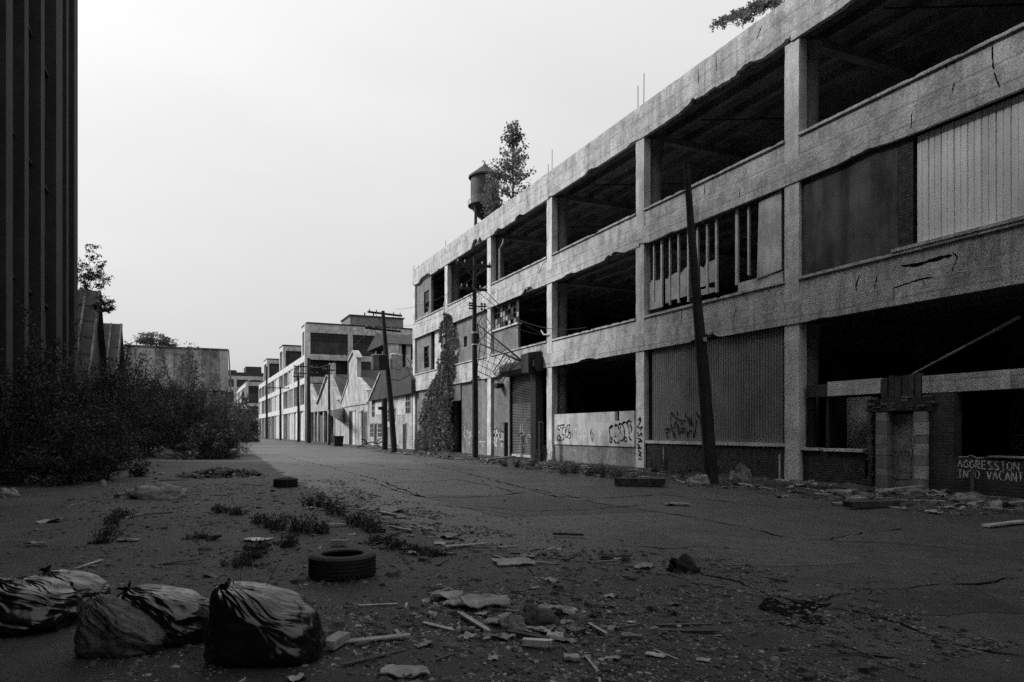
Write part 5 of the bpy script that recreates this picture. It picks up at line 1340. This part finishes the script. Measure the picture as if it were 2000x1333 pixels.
# ================================================================== litter
def bag(name, label, px0, px1, ytop, ybase, seed, mat='bag_black', tilt=0.0, wr=.05, depth=.9, yaw=0.0, fold=9.0, knob=0.0, cat='rubbish bag'):
    cxp = (px0 + px1) / 2; g = G(cxp, ybase); sc2 = (ybase - HORY) / EYE
    wx = (px1 - px0) / sc2 / 2; h = (ybase - ytop) / sc2 * .86; dy = wx * depth
    fwd = Vector((SP, CP, 0)); rgt = Vector((CP, -SP, 0)); cen = Vector((g.x, g.y, 0)); cen += cen.normalized() * dy * .8
    nu, nv = 260, 150; v = []; f = []
    TIE = Vector((-.62, -.18, .76)).normalized(); T1 = TIE.orthogonal().normalized(); T2 = TIE.cross(T1)
    for j in range(nv + 1):
        th = math.pi * j / nv
        for i in range(nu):
            ph = 2 * math.pi * i / nu
            st_ = abs(math.sin(th)) ** .55; x = math.copysign(st_ * abs(math.cos(ph)) ** .8, math.cos(ph)); y = math.copysign(st_ * abs(math.sin(ph)) ** .8, math.sin(ph)); z = math.copysign(abs(math.cos(th)) ** .75, math.cos(th))
            n3 = Vector((x, y, z))
            lump = .13 * noise.noise(n3 * 1.2 + Vector((seed, 0, 0))) + .05 * noise.noise(n3 * 2.6 + Vector((0, seed, 0)))
            # folds run from the tied end over the top; the hanging sides stay taut
            top_ = min(1.0, max(0.0, (z + .05) / .5)); top_ = top_ * top_ * (3 - 2 * top_)
            # creases radiate from the tied neck; broad taut facets elsewhere
            dn = n3.normalized(); t_ = math.acos(max(-1, min(1, dn.dot(TIE)))); az = math.atan2(dn.dot(T2), dn.dot(T1)) + .5 * noise.noise(n3 * 1.4 + Vector((seed, 2, 0)))
            ca, sa = math.cos(az), math.sin(az)
            r1 = 1 - 2.2 * abs(noise.noise((ca * 2.3 + seed, sa * 2.3, t_ * .9))); r2 = 1 - 2.2 * abs(noise.noise((ca * 5 + seed, sa * 5, t_ * 1.6 + 4))); r3 = 1 - 2.2 * abs(noise.noise((ca * 11, sa * 11 + seed, t_ * 3)))
            F1 = noise.voronoi(Vector((x * .9 + seed, y * 1.3, z * 1.1)) * 1.3)[0]
            fall = math.exp(-t_ * .75) * min(1.0, .35 + t_)
            k = 1 + lump + wr * (fall * (r1 * .55 + r2 * .55 + r3 * .30) - .55 * min(F1[1] - F1[0], .6)) + .004 * noise.noise(n3 * 9)
            zz_ = z * k
            hz2 = h * .5 * (1 - tilt * x)
            Z = hz2 * (zz_ + .78) if zz_ > -.78 else hz2 * (zz_ + .78) * .05
            sl_ = .96 + .13 * max(0.0, 1 - Z / (h + .001)) ** 2; k *= sl_
            pos = cen + rgt * (x * k * wx * .93) + fwd * (y * k * dy) ; v.append((pos.x, pos.y, max(-.01, Z + knob * math.exp(-((x + .75) ** 2 + y * y) * 9))))
    for j in range(nv):
        for i in range(nu):
            a = j * nu + i; b = j * nu + (i + 1) % nu; f.append((a, b, b + nu, a + nu))
    me = bpy.data.meshes.new(name); me.from_pydata(v, [], f); me.materials.append(M[mat]); me.polygons.foreach_set('use_smooth', [True] * len(f))
    o = link(name, me); tag(o, label, cat, 'rubbish bags in the foreground')
    kn = cen + rgt * (TIE.x * wx * .95) + fwd * (TIE.y * dy); kn.z = h * .5 * (1 - tilt * TIE.x) * (TIE.z * 1.02 + .78)      # gathered neck
    if mat == 'bag_black':
        mb = MB(); n = 22; rows_ = ((.050, -.03), (.020, .015), (.016, .03), (.035, .055), (.060, .075)); ax = (rgt * -.55 + Vector((0, 0, .8))).normalized(); u_ = ax.orthogonal().normalized(); w_ = ax.cross(u_)
        for r_, z_ in rows_:
            for i in range(n):
                an = 2 * math.pi * i / n; rr = r_ * (1 + .45 * noise.noise((math.cos(an) * 3 + seed, math.sin(an) * 3, r_ * 9))); p_ = kn + ax * (z_ * (1 + .4 * noise.noise((an, seed, 1)))) + u_ * math.cos(an) * rr + w_ * math.sin(an) * rr * .6; mb.v.append(tuple(p_))
        for j in range(len(rows_) - 1):
            for i in range(n): a_ = j * n + i; b_ = j * n + (i + 1) % n; mb.f.append((a_, b_, b_ + n, a_ + n))
        nk = link('tied_neck', mb.mesh('tied_neck', mat), o); nk.data.polygons.foreach_set('use_smooth', [True] * len(nk.data.polygons))
    return o
bag('rubbish_bag', 'biggest glossy black rubbish bag, rightmost of the heap', 404, 642, 1132, 1302, 3.1, tilt=.28, wr=.12, depth=.75, fold=12)
bag('rubbish_bag', 'glossy black rubbish bag in the middle of the heap', 218, 418, 1136, 1262, 7.7, tilt=.16, wr=.12, depth=.7, fold=12)
bag('rubbish_bag', 'crumpled shiny black bag at the left edge of the frame', -60, 152, 1122, 1240, 12.4, tilt=.12, wr=.19, depth=.8, fold=9)
bag('rubbish_bag', 'black bag lying behind the shiny one, near the left edge', 76, 208, 1112, 1192, 17.9, tilt=.3, wr=.13, depth=.8, fold=9)
bag('rubbish_sack', 'dull pale woven sack slumped before the black bags', 158, 322, 1172, 1284, 23.3, 'sack', tilt=.45, wr=.18, depth=.6, fold=7, cat='sack')

def tyre(label, px, pnear, wpx, hpx):
    sc2 = (pnear - HORY) / EYE; R_ = wpx / sc2 / 2; H_ = hpx / sc2; g = G(px, pnear); c = Vector((g.x, g.y, 0)); c += c.normalized() * R_ * .98; z0 = gz(c.x, c.y)
    t = empty('tyre', (c.x, c.y, z0), label, 'tyre', 'tyres lying flat on the ground')
    ri = R_ * .62
    pr_ = [(ri, .10 * H_), (ri * 1.03, .03 * H_), (R_ * .80, 0), (R_ * .93, .06 * H_), (R_ * .985, .17 * H_)]
    for q in range(4):
        z = .22 + q * .16; pr_ += [(R_, (z) * H_), (R_, (z + .10) * H_), (R_ * .972, (z + .105) * H_), (R_ * .972, (z + .145) * H_)]
    pr_ += [(R_, .85 * H_), (R_ * .93, .95 * H_), (R_ * .80, H_), (ri * 1.03, .97 * H_), (ri, .90 * H_), (ri * 1.12, .80 * H_), (R_ * .90, .6 * H_), (R_ * .90, .4 * H_), (ri * 1.12, .2 * H_)]
    part('casing', MB().lathe((c.x, c.y, z0), pr_, 48, True), 'rubber', t, smooth=True)
    for q in range(44):       # shoulder blocks of the tread
        a = 2 * math.pi * q / 44; d = Vector((math.cos(a), math.sin(a), 0))
        for zz_ in (.13, .83): part('tread_block', MB().bar(Vector((c.x, c.y, z0 + zz_ * H_)) + d * R_ * .93, Vector((c.x, c.y, z0 + zz_ * H_)) + d * R_ * 1.0, .028, .10 * H_ / .22 * .22), 'rubber', t)
tyre('nearer and larger black car tyre lying among the gravel', 669, 1139, 135, 46)
tyre('farther black car tyre lying at the edge of the road', 558, 953, 47, 17)

# --- loose pieces, with shared meshes
import bmesh
def hull(seed, sx, sy, sz, mat, n=14):
    rd = random.Random(seed); bm = bmesh.new()
    for i in range(n): bm.verts.new((rd.uniform(-1, 1) * sx, rd.uniform(-1, 1) * sy, rd.uniform(-.6, 1) * sz))
    bmesh.ops.convex_hull(bm, input=bm.verts)
    bmesh.ops.delete(bm, geom=[v for v in bm.verts if not v.link_faces], context='VERTS')
    me = bpy.data.meshes.new('stone'); bm.to_mesh(me); bm.free(); me.materials.append(M[mat]); return me
def sheet_mesh(seed, lx, ly, curl, mat, th=.006, nm='scrap'):
    rd = random.Random(seed); n = 7; v = []; f = []
    j_ = lambda: rd.uniform(-.10, .10)
    for s in (0, 1):
        for a in range(n):
            for b in range(n):
                x = (a / (n - 1) - .5) * lx; y = (b / (n - 1) - .5) * ly
                if a in (0, n - 1): x *= 1 + (noise.noise((seed, b * .8, a)) * .25)
                if b in (0, n - 1): y *= 1 + (noise.noise((seed + 5, a * .8, b)) * .25)
                z = curl * (noise.noise((x / lx * 2.2 + seed, y / ly * 2.2, 0)) + .5 * noise.noise((x / lx * 6 + seed, y / ly * 6, 3))) + curl * .35
                v.append((x, y, z + (th if s else 0)))
    N2 = n * n
    for a in range(n - 1):
        for b in range(n - 1):
            i = a * n + b; f.append((i, i + 1, i + n + 1, i + n)); i += N2; f.append((i, i + n, i + n + 1, i + 1))
    ring = [b for b in range(n)] + [a * n + n - 1 for a in range(1, n)] + [(n - 1) * n + b for b in range(n - 2, -1, -1)] + [a * n for a in range(n - 2, 0, -1)]
    for a, b in zip(ring, ring[1:] + ring[:1]): f.append((a, a + N2, b + N2, b))
    me = bpy.data.meshes.new(nm); me.from_pydata(v, [], f); me.materials.append(M[mat]); return me
def board_mesh(seed, L, W, H, mat):
    rd = random.Random(seed); mb = MB(); e = lambda s: rd.uniform(-s, s)
    n = 6; prev = None
    for i in range(n):
        u = i / (n - 1) - .5; k = [(u * L + (e(L * .04) if i in (0, n - 1) else 0), -W / 2, e(.002)), (u * L + (e(L * .05) if i in (0, n - 1) else 0), W / 2, e(.002)), (u * L + (e(L * .04) if i in (0, n - 1) else 0), W / 2, H), (u * L, -W / 2, H)]
        mb.v += k
    for i in range(n - 1):
        for q in range(4): a = i * 4 + q; b = i * 4 + (q + 1) % 4; mb.f.append((a, b, b + 4, a + 4))
    mb.f += [(0, 1, 2, 3), tuple(4 * (n - 1) + q for q in (3, 2, 1, 0))]
    return mb.mesh('board', mat)
STONE = [hull(500 + i, 1, random.uniform(.6, 1), random.uniform(.35, .7), ('rubble', 'rubble_dark', 'plaster_scrap', 'concrete_broken')[i % 4]) for i in range(12)]
SCRAP = [sheet_mesh(600 + i, 1, random.uniform(.5, .9), random.uniform(.05, .25), ('paper', 'plaster_scrap', 'timber', 'rubble')[i % 4], .03) for i in range(12)]
BOARD = [board_mesh(700 + i, 1, random.uniform(.05, .13), random.uniform(.015, .05), ('timber', 'timber_dark', 'timber_dark', 'timber')[i % 4]) for i in range(10)]
def drop(name, me, x, y, s, label, cat, group, rz=None, dz=0.0, tilt=.12, flat=False):
    o = bpy.data.objects.new(name, me); COL.objects.link(o)
    o.location = (x, y, gz(x, y) + (.011 if x > edge_x(y) and x < KERB else 0) + dz); o.scale = (s, s, s)
    o.rotation_euler = (random.uniform(-tilt, tilt), random.uniform(-tilt, tilt), random.uniform(0, 6.28) if rz is None else rz)
    return tag(o, label, cat, group)
PR = random.Random(91)
def scatter(n, region, kinds, smin, smax, names):
    """region() -> (x, y); kinds: list of (name, mesh list, label, cat, group, scale factor)"""
    for i in range(n):
        x, y = region(); nm, lst, lab, cat, grp, k = PR.choice(kinds)
        s = PR.uniform(smin, smax) * k * (1 if PR.random() < .8 else 1.6)
        drop(nm, PR.choice(lst), x, y, s, lab, cat, grp, dz=.02 * s if nm == 'stone' else .006, tilt=.25 if nm == 'stone' else .10)
def strip():          # rubble strip at the foot of the right facade
    y = 9 + 46 * PR.random() ** 1.3; return PR.uniform(13.6, 17.2) if PR.random() < .75 else PR.uniform(12.6, 14.2), y
scatter(230, strip, [('stone', STONE, 'lump of broken masonry in the rubble strip along the right facade', 'rubble', 'rubble along the right facade', .55), ('board', BOARD, 'splintered board in the rubble strip along the right facade', 'board', 'boards along the right facade', 3.2),
         ('scrap', SCRAP, 'torn sheet of litter in the rubble strip along the right facade', 'litter', 'litter along the right facade', .9)], .12, .34, None)
def near_right():     # thick debris before the wrecked shopfront
    return PR.uniform(14.2, 17.3), PR.uniform(8.3, 16.5)
scatter(95, near_right, [('stone', STONE, 'lump of debris heaped before the wrecked shopfront doorway', 'rubble', 'debris before the shopfront', .55), ('board', BOARD, 'plank in the debris before the wrecked shopfront doorway', 'board', 'planks before the shopfront', 3.4),
         ('scrap', SCRAP, 'sheet of rubbish in the debris before the wrecked shopfront doorway', 'litter', 'rubbish before the shopfront', .9)], .14, .40, None)
def fore():           # litter field right of the bags
    a = PR.gauss(0, 1); return PR.gauss(2.55, .75), PR.gauss(5.2, .8)
scatter(150, fore, [('stone', STONE, 'small chip of rubble in the litter field right of the big bag', 'rubble', 'chips in the foreground litter', .28), ('board', BOARD, 'thin splinter of wood in the litter field right of the big bag', 'splinter', 'splinters in the foreground litter', 2.0),
         ('scrap', SCRAP, 'scrap of paper in the litter field right of the big bag', 'litter', 'scraps in the foreground litter', .8)], .06, .17, None)
def seam():           # litter along the seam of the asphalt
    y = PR.uniform(6.5, 17); return edge_x(y) + PR.gauss(-.35, .5), y
scatter(130, seam, [('stone', STONE, 'small stone along the broken edge of the asphalt', 'rubble', 'stones along the asphalt edge', .3), ('board', BOARD, 'stick lying along the broken edge of the asphalt', 'stick', 'sticks along the asphalt edge', 2.4),
         ('scrap', SCRAP, 'scrap of litter along the broken edge of the asphalt', 'litter', 'litter along the asphalt edge', 1.0)], .07, .22, None)
def yard():
    return PR.uniform(-4.6, 2.5), 5 + 24 * PR.random()
scatter(120, yard, [('stone', STONE, 'stone lying in the open gravel yard at left', 'rubble', 'stones in the gravel yard', .35), ('board', BOARD, 'stick lying in the open gravel yard at left', 'stick', 'sticks in the gravel yard', 2.4),
         ('scrap', SCRAP, 'scrap of litter in the open gravel yard at left', 'litter', 'litter in the gravel yard', 1.0)], .06, .24, None)
# gravel, glass and grit: nobody could count it
def grit(name, n, region, smin, smax, mat, label):
    V = []; F = []
    cube = [(0, 3, 2, 1), (4, 5, 6, 7), (0, 1, 5, 4), (1, 2, 6, 5), (2, 3, 7, 6), (3, 0, 4, 7)]
    for i in range(n):
        x, y = region()
        if noise.noise((x * .8, y * .8, 3.0)) + .5 * noise.noise((x * 2.4, y * 2.4, 1.0)) < PR.uniform(-.5, .35): continue
        s = PR.uniform(smin, smax) * (1 if PR.random() < .88 else PR.uniform(1.3, 2.6)); a = PR.uniform(0, 6.28); c, sn = math.cos(a) * s, math.sin(a) * s; k = PR.uniform(.3, 1); h = s * PR.uniform(.2, .7); z = gz(x, y) - .002 + (.011 if x > edge_x(y) else 0)
        n0 = len(V)
        for zz_, m in ((z, 1), (z + h, PR.uniform(.5, .9))):
            for u, v_ in ((-1, -1), (1, -1), (1, 1), (-1, 1)):
                u *= m; v_ *= m * k; V.append((x + (u * c - v_ * sn), y + (u * sn + v_ * c), zz_ + (PR.uniform(-.2, .2) * h if zz_ > z else 0)))
        F += [tuple(n0 + q for q in t) for t in cube]
    me = bpy.data.meshes.new(name); me.from_pydata(V, [], F); me.materials.append(M[mat]); o = link(name, me); o['kind'] = 'stuff'; o['label'] = label; o['category'] = 'gravel'
def near_field():
    y = 3.2 + 20 * PR.random() ** 1.8; return edge_x(y) + PR.uniform(-5.5, 1.2), y
def fore2(): return PR.gauss(2.5, 1.0), PR.gauss(5.0, 1.0)
def strip2(): return PR.uniform(12.8, 17.3), 8.5 + 48 * PR.random() ** 1.4
def roadgrit():
    y = 4 + 22 * PR.random() ** 1.3; return edge_x(y) + abs(PR.gauss(0, 2.2)), y
grit('gravel', 24000, near_field, .004, .015, 'rubble', 'grey gravel strewn over the yard')
grit('gravel', 9000, near_field, .003, .011, 'plaster_scrap', 'pale chips strewn over the yard')
grit('gravel', 6500, fore2, .003, .014, 'plaster_scrap', 'pale crumbs in the foreground litter')
grit('gravel', 9000, fore2, .004, .020, 'rubble_dark', 'dark crumbs in the foreground litter')
grit('gravel', 8000, strip2, .012, .05, 'rubble', 'crumbled masonry along the right facade')
grit('gravel', 5000, strip2, .012, .045, 'rubble_dark', 'dark crumbs of masonry along the right facade')
grit('gravel', 9000, near_field, .006, .03, 'rubble_dark', 'dark lumps of dirt strewn over the yard')
grit('gravel', 6000, roadgrit, .005, .014, 'rubble', 'loose grit on the asphalt')

# --- single pieces one can point to
def at(px, py): g = G(px, py); return g.x, g.y
def one_scrap(name, label, cat, px, py, wpx, asp, curl, mat, seed, rz=None, th=.01, dz=.012, tilt=.03):
    x, y = at(px, py); L = wpx * EYE / (py - HORY)
    return drop(name, sheet_mesh(seed, L, L * asp, curl, mat, th, name), x, y, 1, label, cat, None, rz if rz is not None else -PHI + random.uniform(-.3, .3), dz, tilt)
def one_board(name, label, a, b, wd, ht, mat, seed, cat='board', dz=.02):
    p, q = Vector((*at(*a), 0)), Vector((*at(*b), 0)); L = (q - p).length; c = (p + q) / 2; d = q - p
    return drop(name, board_mesh(seed, L, wd, ht, mat), c.x, c.y, 1, label, cat, None, math.atan2(d.y, d.x), dz, .02)
one_scrap('plywood_sheet', 'pale thin board lying alone on the asphalt behind the litter', 'board', 1003, 1102, 75, .8, .02, 'timber', 801, th=.015)
one_scrap('paper_sheet', 'bright white sheet lying among the weeds', 'paper', 502, 1056, 48, .8, .02, 'paint_white', 802)
one_board('brick', 'single pale brick lying behind the nearer tyre', (647, 1068), (679, 1068), .10, .065, 'plaster_scrap', 803, 'brick')
one_scrap('cardboard', 'pale flat cardboard at the back of the litter field', 'cardboard', 872, 1172, 60, .8, .04, 'paper', 804, dz=.03)
one_scrap('cardboard', 'large torn pale cardboard in the middle of the litter field', 'cardboard', 948, 1187, 90, .75, .07, 'paper', 805, dz=.04)
one_scrap('cardboard', 'crumpled pale cardboard under the large torn one', 'cardboard', 905, 1184, 70, .7, .06, 'plaster_scrap', 806)
one_scrap('paper_scrap', 'pale crumpled wrapper right of the dark bundle', 'litter', 1078, 1200, 50, .7, .07, 'paper', 807, dz=.03)
one_scrap('paper_scrap', 'pale flattened carton before the dark bundle', 'litter', 975, 1222, 44, .7, .04, 'paper', 808)
one_scrap('panel_scrap', 'cracked white panel at the bottom edge of the picture', 'panel', 778, 1320, 70, .8, .03, 'paper', 809)
one_scrap('panel_scrap', 'smaller cracked white panel at the bottom edge of the picture', 'panel', 812, 1322, 50, .8, .03, 'paper', 810)
one_scrap('flat_stone', 'round flat pale stone at lower centre', 'stone', 1116, 1290, 30, .8, .01, 'plaster_scrap', 811, th=.02)
one_scrap('slate', 'dull flat slab lying alone right of the litter field', 'slab', 1234, 1248, 40, .6, .015, 'rubble', 812, th=.02)
one_scrap('cloth', 'pale rag lying on the far asphalt before the long dark block', 'rag', 1322, 988, 46, .5, .05, 'paper', 813)
one_scrap('mat', 'thin dark mat lying in the yard before the rubble pile', 'mat', 340, 938, 52, .5, .01, 'rubble_dark', 814)
one_scrap('paper_scrap', 'pale scrap lying left of the weeds', 'litter', 250, 1057, 40, .5, .03, 'paper', 815)
one_scrap('paper_scrap', 'bright scrap near the left edge of the yard', 'litter', 68, 1066, 34, .6, .06, 'paper', 816)
one_board('timber_block', 'short thick pale timber end right of the biggest bag', (640, 1275), (672, 1255), .10, .06, 'timber', 820)
one_board('plank', 'long pale strip of wood leading right from the biggest bag', (672, 1260), (800, 1248), .07, .012, 'timber', 821)
one_board('plank', 'thin dark lath pointing down right in the litter field', (898, 1205), (950, 1236), .045, .02, 'timber', 822)
one_board('plank', 'long dark lath right of the crumpled cloth', (990, 1240), (1066, 1256), .045, .02, 'timber_dark', 823)
one_board('tube', 'short white cardboard tube in the litter field', (1022, 1264), (1077, 1268), .05, .045, 'paint_grey', 824, 'tube')
one_board('plank', 'pale stick at the right end of the litter field', (1150, 1226), (1185, 1246), .03, .02, 'timber', 825)
one_board('plank', 'stick lying alone on the asphalt right of the seam', (1080, 1049), (1140, 1052), .04, .03, 'timber_dark', 826)
one_board('plank', 'pale stick lying on the seam by the weeds', (762, 1034), (805, 1042), .05, .03, 'timber', 827)
one_board('plank', 'pale board lying beside the weeds at the yard edge', (640, 1030), (675, 1028), .08, .03, 'timber', 828)
one_board('plank', 'long pale plank at the right edge of the picture', (1948, 992), (2010, 984), .14, .05, 'timber', 829)
one_board('plank', 'pale plank lying before the painted words', (1868, 978), (1912, 970), .10, .05, 'timber', 830)
one_board('plank', 'pale board flat on the asphalt at the right edge', (1925, 1032), (2005, 1024), .16, .03, 'timber', 831)
one_board('plank', 'stack of dark boards left of the doorway', (1655, 995), (1750, 990), .22, .12, 'timber_dark', 832)
one_board('plank', 'pale board on top of the dark stack left of the doorway', (1655, 990), (1692, 988), .10, .03, 'timber', 833, dz=.14)
one_board('plank', 'long plank lying below the roller shutter', (950, 899), (1005, 894), .16, .06, 'timber', 834)
one_board('plank', 'dark plank on the pavement below the gateway', (890, 897), (935, 899), .2, .08, 'timber_dark', 835)
one_board('concrete_block', 'long dark low block lying before the painted board wall', (1202, 949), (1298, 951), .42, .20, 'rubble_dark', 836, 'block')
one_board('plank', 'pale plank resting behind the long dark block', (1245, 936), (1300, 938), .15, .05, 'timber', 837)
# crumpled lumps
def lump(name, label, cat, px, py, wpx, hpx, mat, seed, rough=.35):
    sc2 = (py - HORY) / EYE; x, y = at(px, py); wx = wpx / sc2 / 2; h = hpx / sc2; nu, nv = 40, 14; v = []; f = []
    for j in range(nv + 1):
        th = math.pi / 2 * j / nv
        for i in range(nu):
            ph = 2 * math.pi * i / nu; n3 = Vector((math.sin(th) * math.cos(ph), math.sin(th) * math.sin(ph), math.cos(th)))
            k = 1 + rough * (noise.noise(n3 * 1.8 + Vector((seed, 0, 0))) + .6 * (1 - 2 * abs(noise.noise(n3 * 4 + Vector((0, seed, 0))))) + .25 * noise.noise(n3 * 9 + Vector((seed, seed, 0))))
            p_ = Vector((x, y, 0)) + Vector((CP, -SP, 0)) * n3.x * k * wx + Vector((SP, CP, 0)) * (n3.y * k + .6) * wx * .6; v.append((p_.x, p_.y, gz(p_.x, p_.y) + max(-.01, n3.z * k * h - .004)))
    for j in range(nv):
        for i in range(nu): a = j * nu + i; b = j * nu + (i + 1) % nu; f.append((a, a + nu, b + nu, b))
    me = bpy.data.meshes.new(name); me.from_pydata(v, [], f); me.materials.append(M[mat]); me.polygons.foreach_set('use_smooth', [True] * len(f))
    return tag(link(name, me), label, cat)
lump('cloth_bundle', 'grey crumpled cloth bundle in the litter field', 'cloth', 1000, 1232, 50, 26, 'tarp', 41)
lump('cloth_bundle', 'dark crumpled bundle behind the grey one in the litter field', 'cloth', 1040, 1222, 90, 30, 'rubble_dark', 42)
lump('rag', 'black torn rag standing up from the asphalt', 'rag', 1333, 1120, 50, 26, 'rubber', 43, .5)
ts = [G(*q) for q in sub(1200, 920, 2.5, 2.5, ((700, 672), (722, 650), (738, 630), (765, 627), (790, 635), (812, 648), (830, 656), (880, 642), (920, 638), (960, 645), (990, 655), (1030, 660), (1065, 652), (1040, 668), (1000, 680), (965, 702), (935, 720), (985, 733), (1040, 742), (1020, 762), (975, 757), (940, 750), (895, 737), (850, 720), (805, 702), (760, 690), (728, 684)))]
mb = MB(); mb.face([(p.x, p.y, gz(p.x, p.y) + .0145) for p in ts]); link('black_patch', mb.mesh('black_patch', 'crack'), ROAD)  # flat black shape laid on the asphalt
lump('tarp_mound', 'pale tarpaulin mound in the middle of the yard', 'tarpaulin', 298, 974, 105, 27, 'tarp', 45, .3)
lump('tarp_mound', 'low pale heap at the left end of the tarpaulin mound', 'tarpaulin', 248, 973, 42, 14, 'tarp', 46, .4)
lump('boulder', 'pale round rock before the dark bushes', 'rock', 200, 950, 14, 12, 'plaster_scrap', 47, .2)
lump('boulder', 'pale rock at the foot of the middle bushes', 'rock', 322, 893, 55, 12, 'plaster_scrap', 48, .4)
lump('boulder', 'pale lump at the left edge below the bushes', 'rock', 12, 972, 36, 16, 'plaster_scrap', 49, .4)
lump('sack', 'pale full sack lying before the doorway', 'sack', 1792, 970, 42, 16, 'tarp', 50, .3)
lump('sack', 'long pale roll lying before the painted words', 'sack', 1898, 984, 66, 18, 'tarp', 51, .3)
lump('rag', 'pale rag hanging over the debris right of the leaning pole', 'rag', 1450, 946, 40, 26, 'tarp', 52, .7)
lump('rag', 'pale heap at the foot of the leaning pole', 'rag', 1365, 948, 40, 16, 'plaster_scrap', 53, .5)
# rubble pile in the yard
rp0 = G(432, 930); rp_t = empty('rubble_pile', (rp0.x, rp0.y, 0), 'low pile of broken bricks in the yard', 'rubble pile')
for i in range(150):
    a = PR.uniform(0, 6.28); r = math.sqrt(PR.random()); x = rp0.x + r * math.cos(a) * 1.35; y = rp0.y + r * math.sin(a) * 1.1; s = PR.uniform(.06, .17)
    o = bpy.data.objects.new('stone', PR.choice([m for m in STONE if m.materials[0].name in ('rubble', 'rubble_dark', 'concrete_broken')])); COL.objects.link(o)
    o.location = (x, y, max(0, (1 - r * r) * .24 * PR.uniform(.6, 1))); o.scale = (s, s, s); o.rotation_euler = (PR.uniform(-.6, .6), PR.uniform(-.6, .6), PR.uniform(0, 6)); adopt(o, rp_t)
# felled branches in front of the cottage
fbx = G(724, 876); fb_t = empty('branch_pile', (fbx.x, fbx.y, 0), 'heap of pale felled branches before the dark-gabled cottage', 'branches')
for i in range(12):
    a = PR.uniform(-.5, .5) + (0 if i % 2 else math.pi); L = PR.uniform(1.0, 2.4); b = Vector((fbx.x + PR.gauss(0, .5), fbx.y + PR.gauss(0, .4), PR.uniform(.05, .5)))
    e = b + Vector((math.cos(a) * L * .6, math.sin(a) * L, PR.uniform(-.4, .5))); e.z = max(.05, e.z)
    part('branch', MB().tube([b, b.lerp(e, .5) + Vector((0, 0, .15)), e], [.07, .06, .03], 6), 'timber' if i % 3 else 'bark', fb_t, smooth=True)
jb = G(660, 872); jt = empty('scrap_bin', (jb.x, jb.y, 0), 'small dark scrap bin on the pavement before the twin-gabled shed', 'bin')
part('body', MB().hexa([(jb.x - .4, jb.y - .5, 0), (jb.x + .4, jb.y - .5, 0), (jb.x + .4, jb.y + .5, 0), (jb.x - .4, jb.y + .5, 0)], [(jb.x - .5, jb.y - .6, 1.0), (jb.x + .5, jb.y - .6, 1.0), (jb.x + .5, jb.y + .6, 1.0), (jb.x - .5, jb.y + .6, 1.0)]), 'black_metal', jt)
part('rim', MB().box(jb.x - .55, jb.x + .55, jb.y - .65, jb.y + .65, 1.002, 1.08), 'black_metal', jt)
mp_ = P(17, 893, 23.0); mpt = empty('marker_post', (mp_.x, mp_.y, 0), 'short white marker post in the bushes at the left edge', 'post')
part('post', MB().box(mp_.x - .045, mp_.x + .045, mp_.y - .04, mp_.y + .04, -.1, P(17, 866, 23.0).z), 'paint_white', mpt)
part('cap', MB().box(mp_.x - .055, mp_.x + .055, mp_.y - .05, mp_.y + .05, P(17, 866, 23.0).z + .001, P(17, 866, 23.0).z + .03), 'paint_grey', mpt)
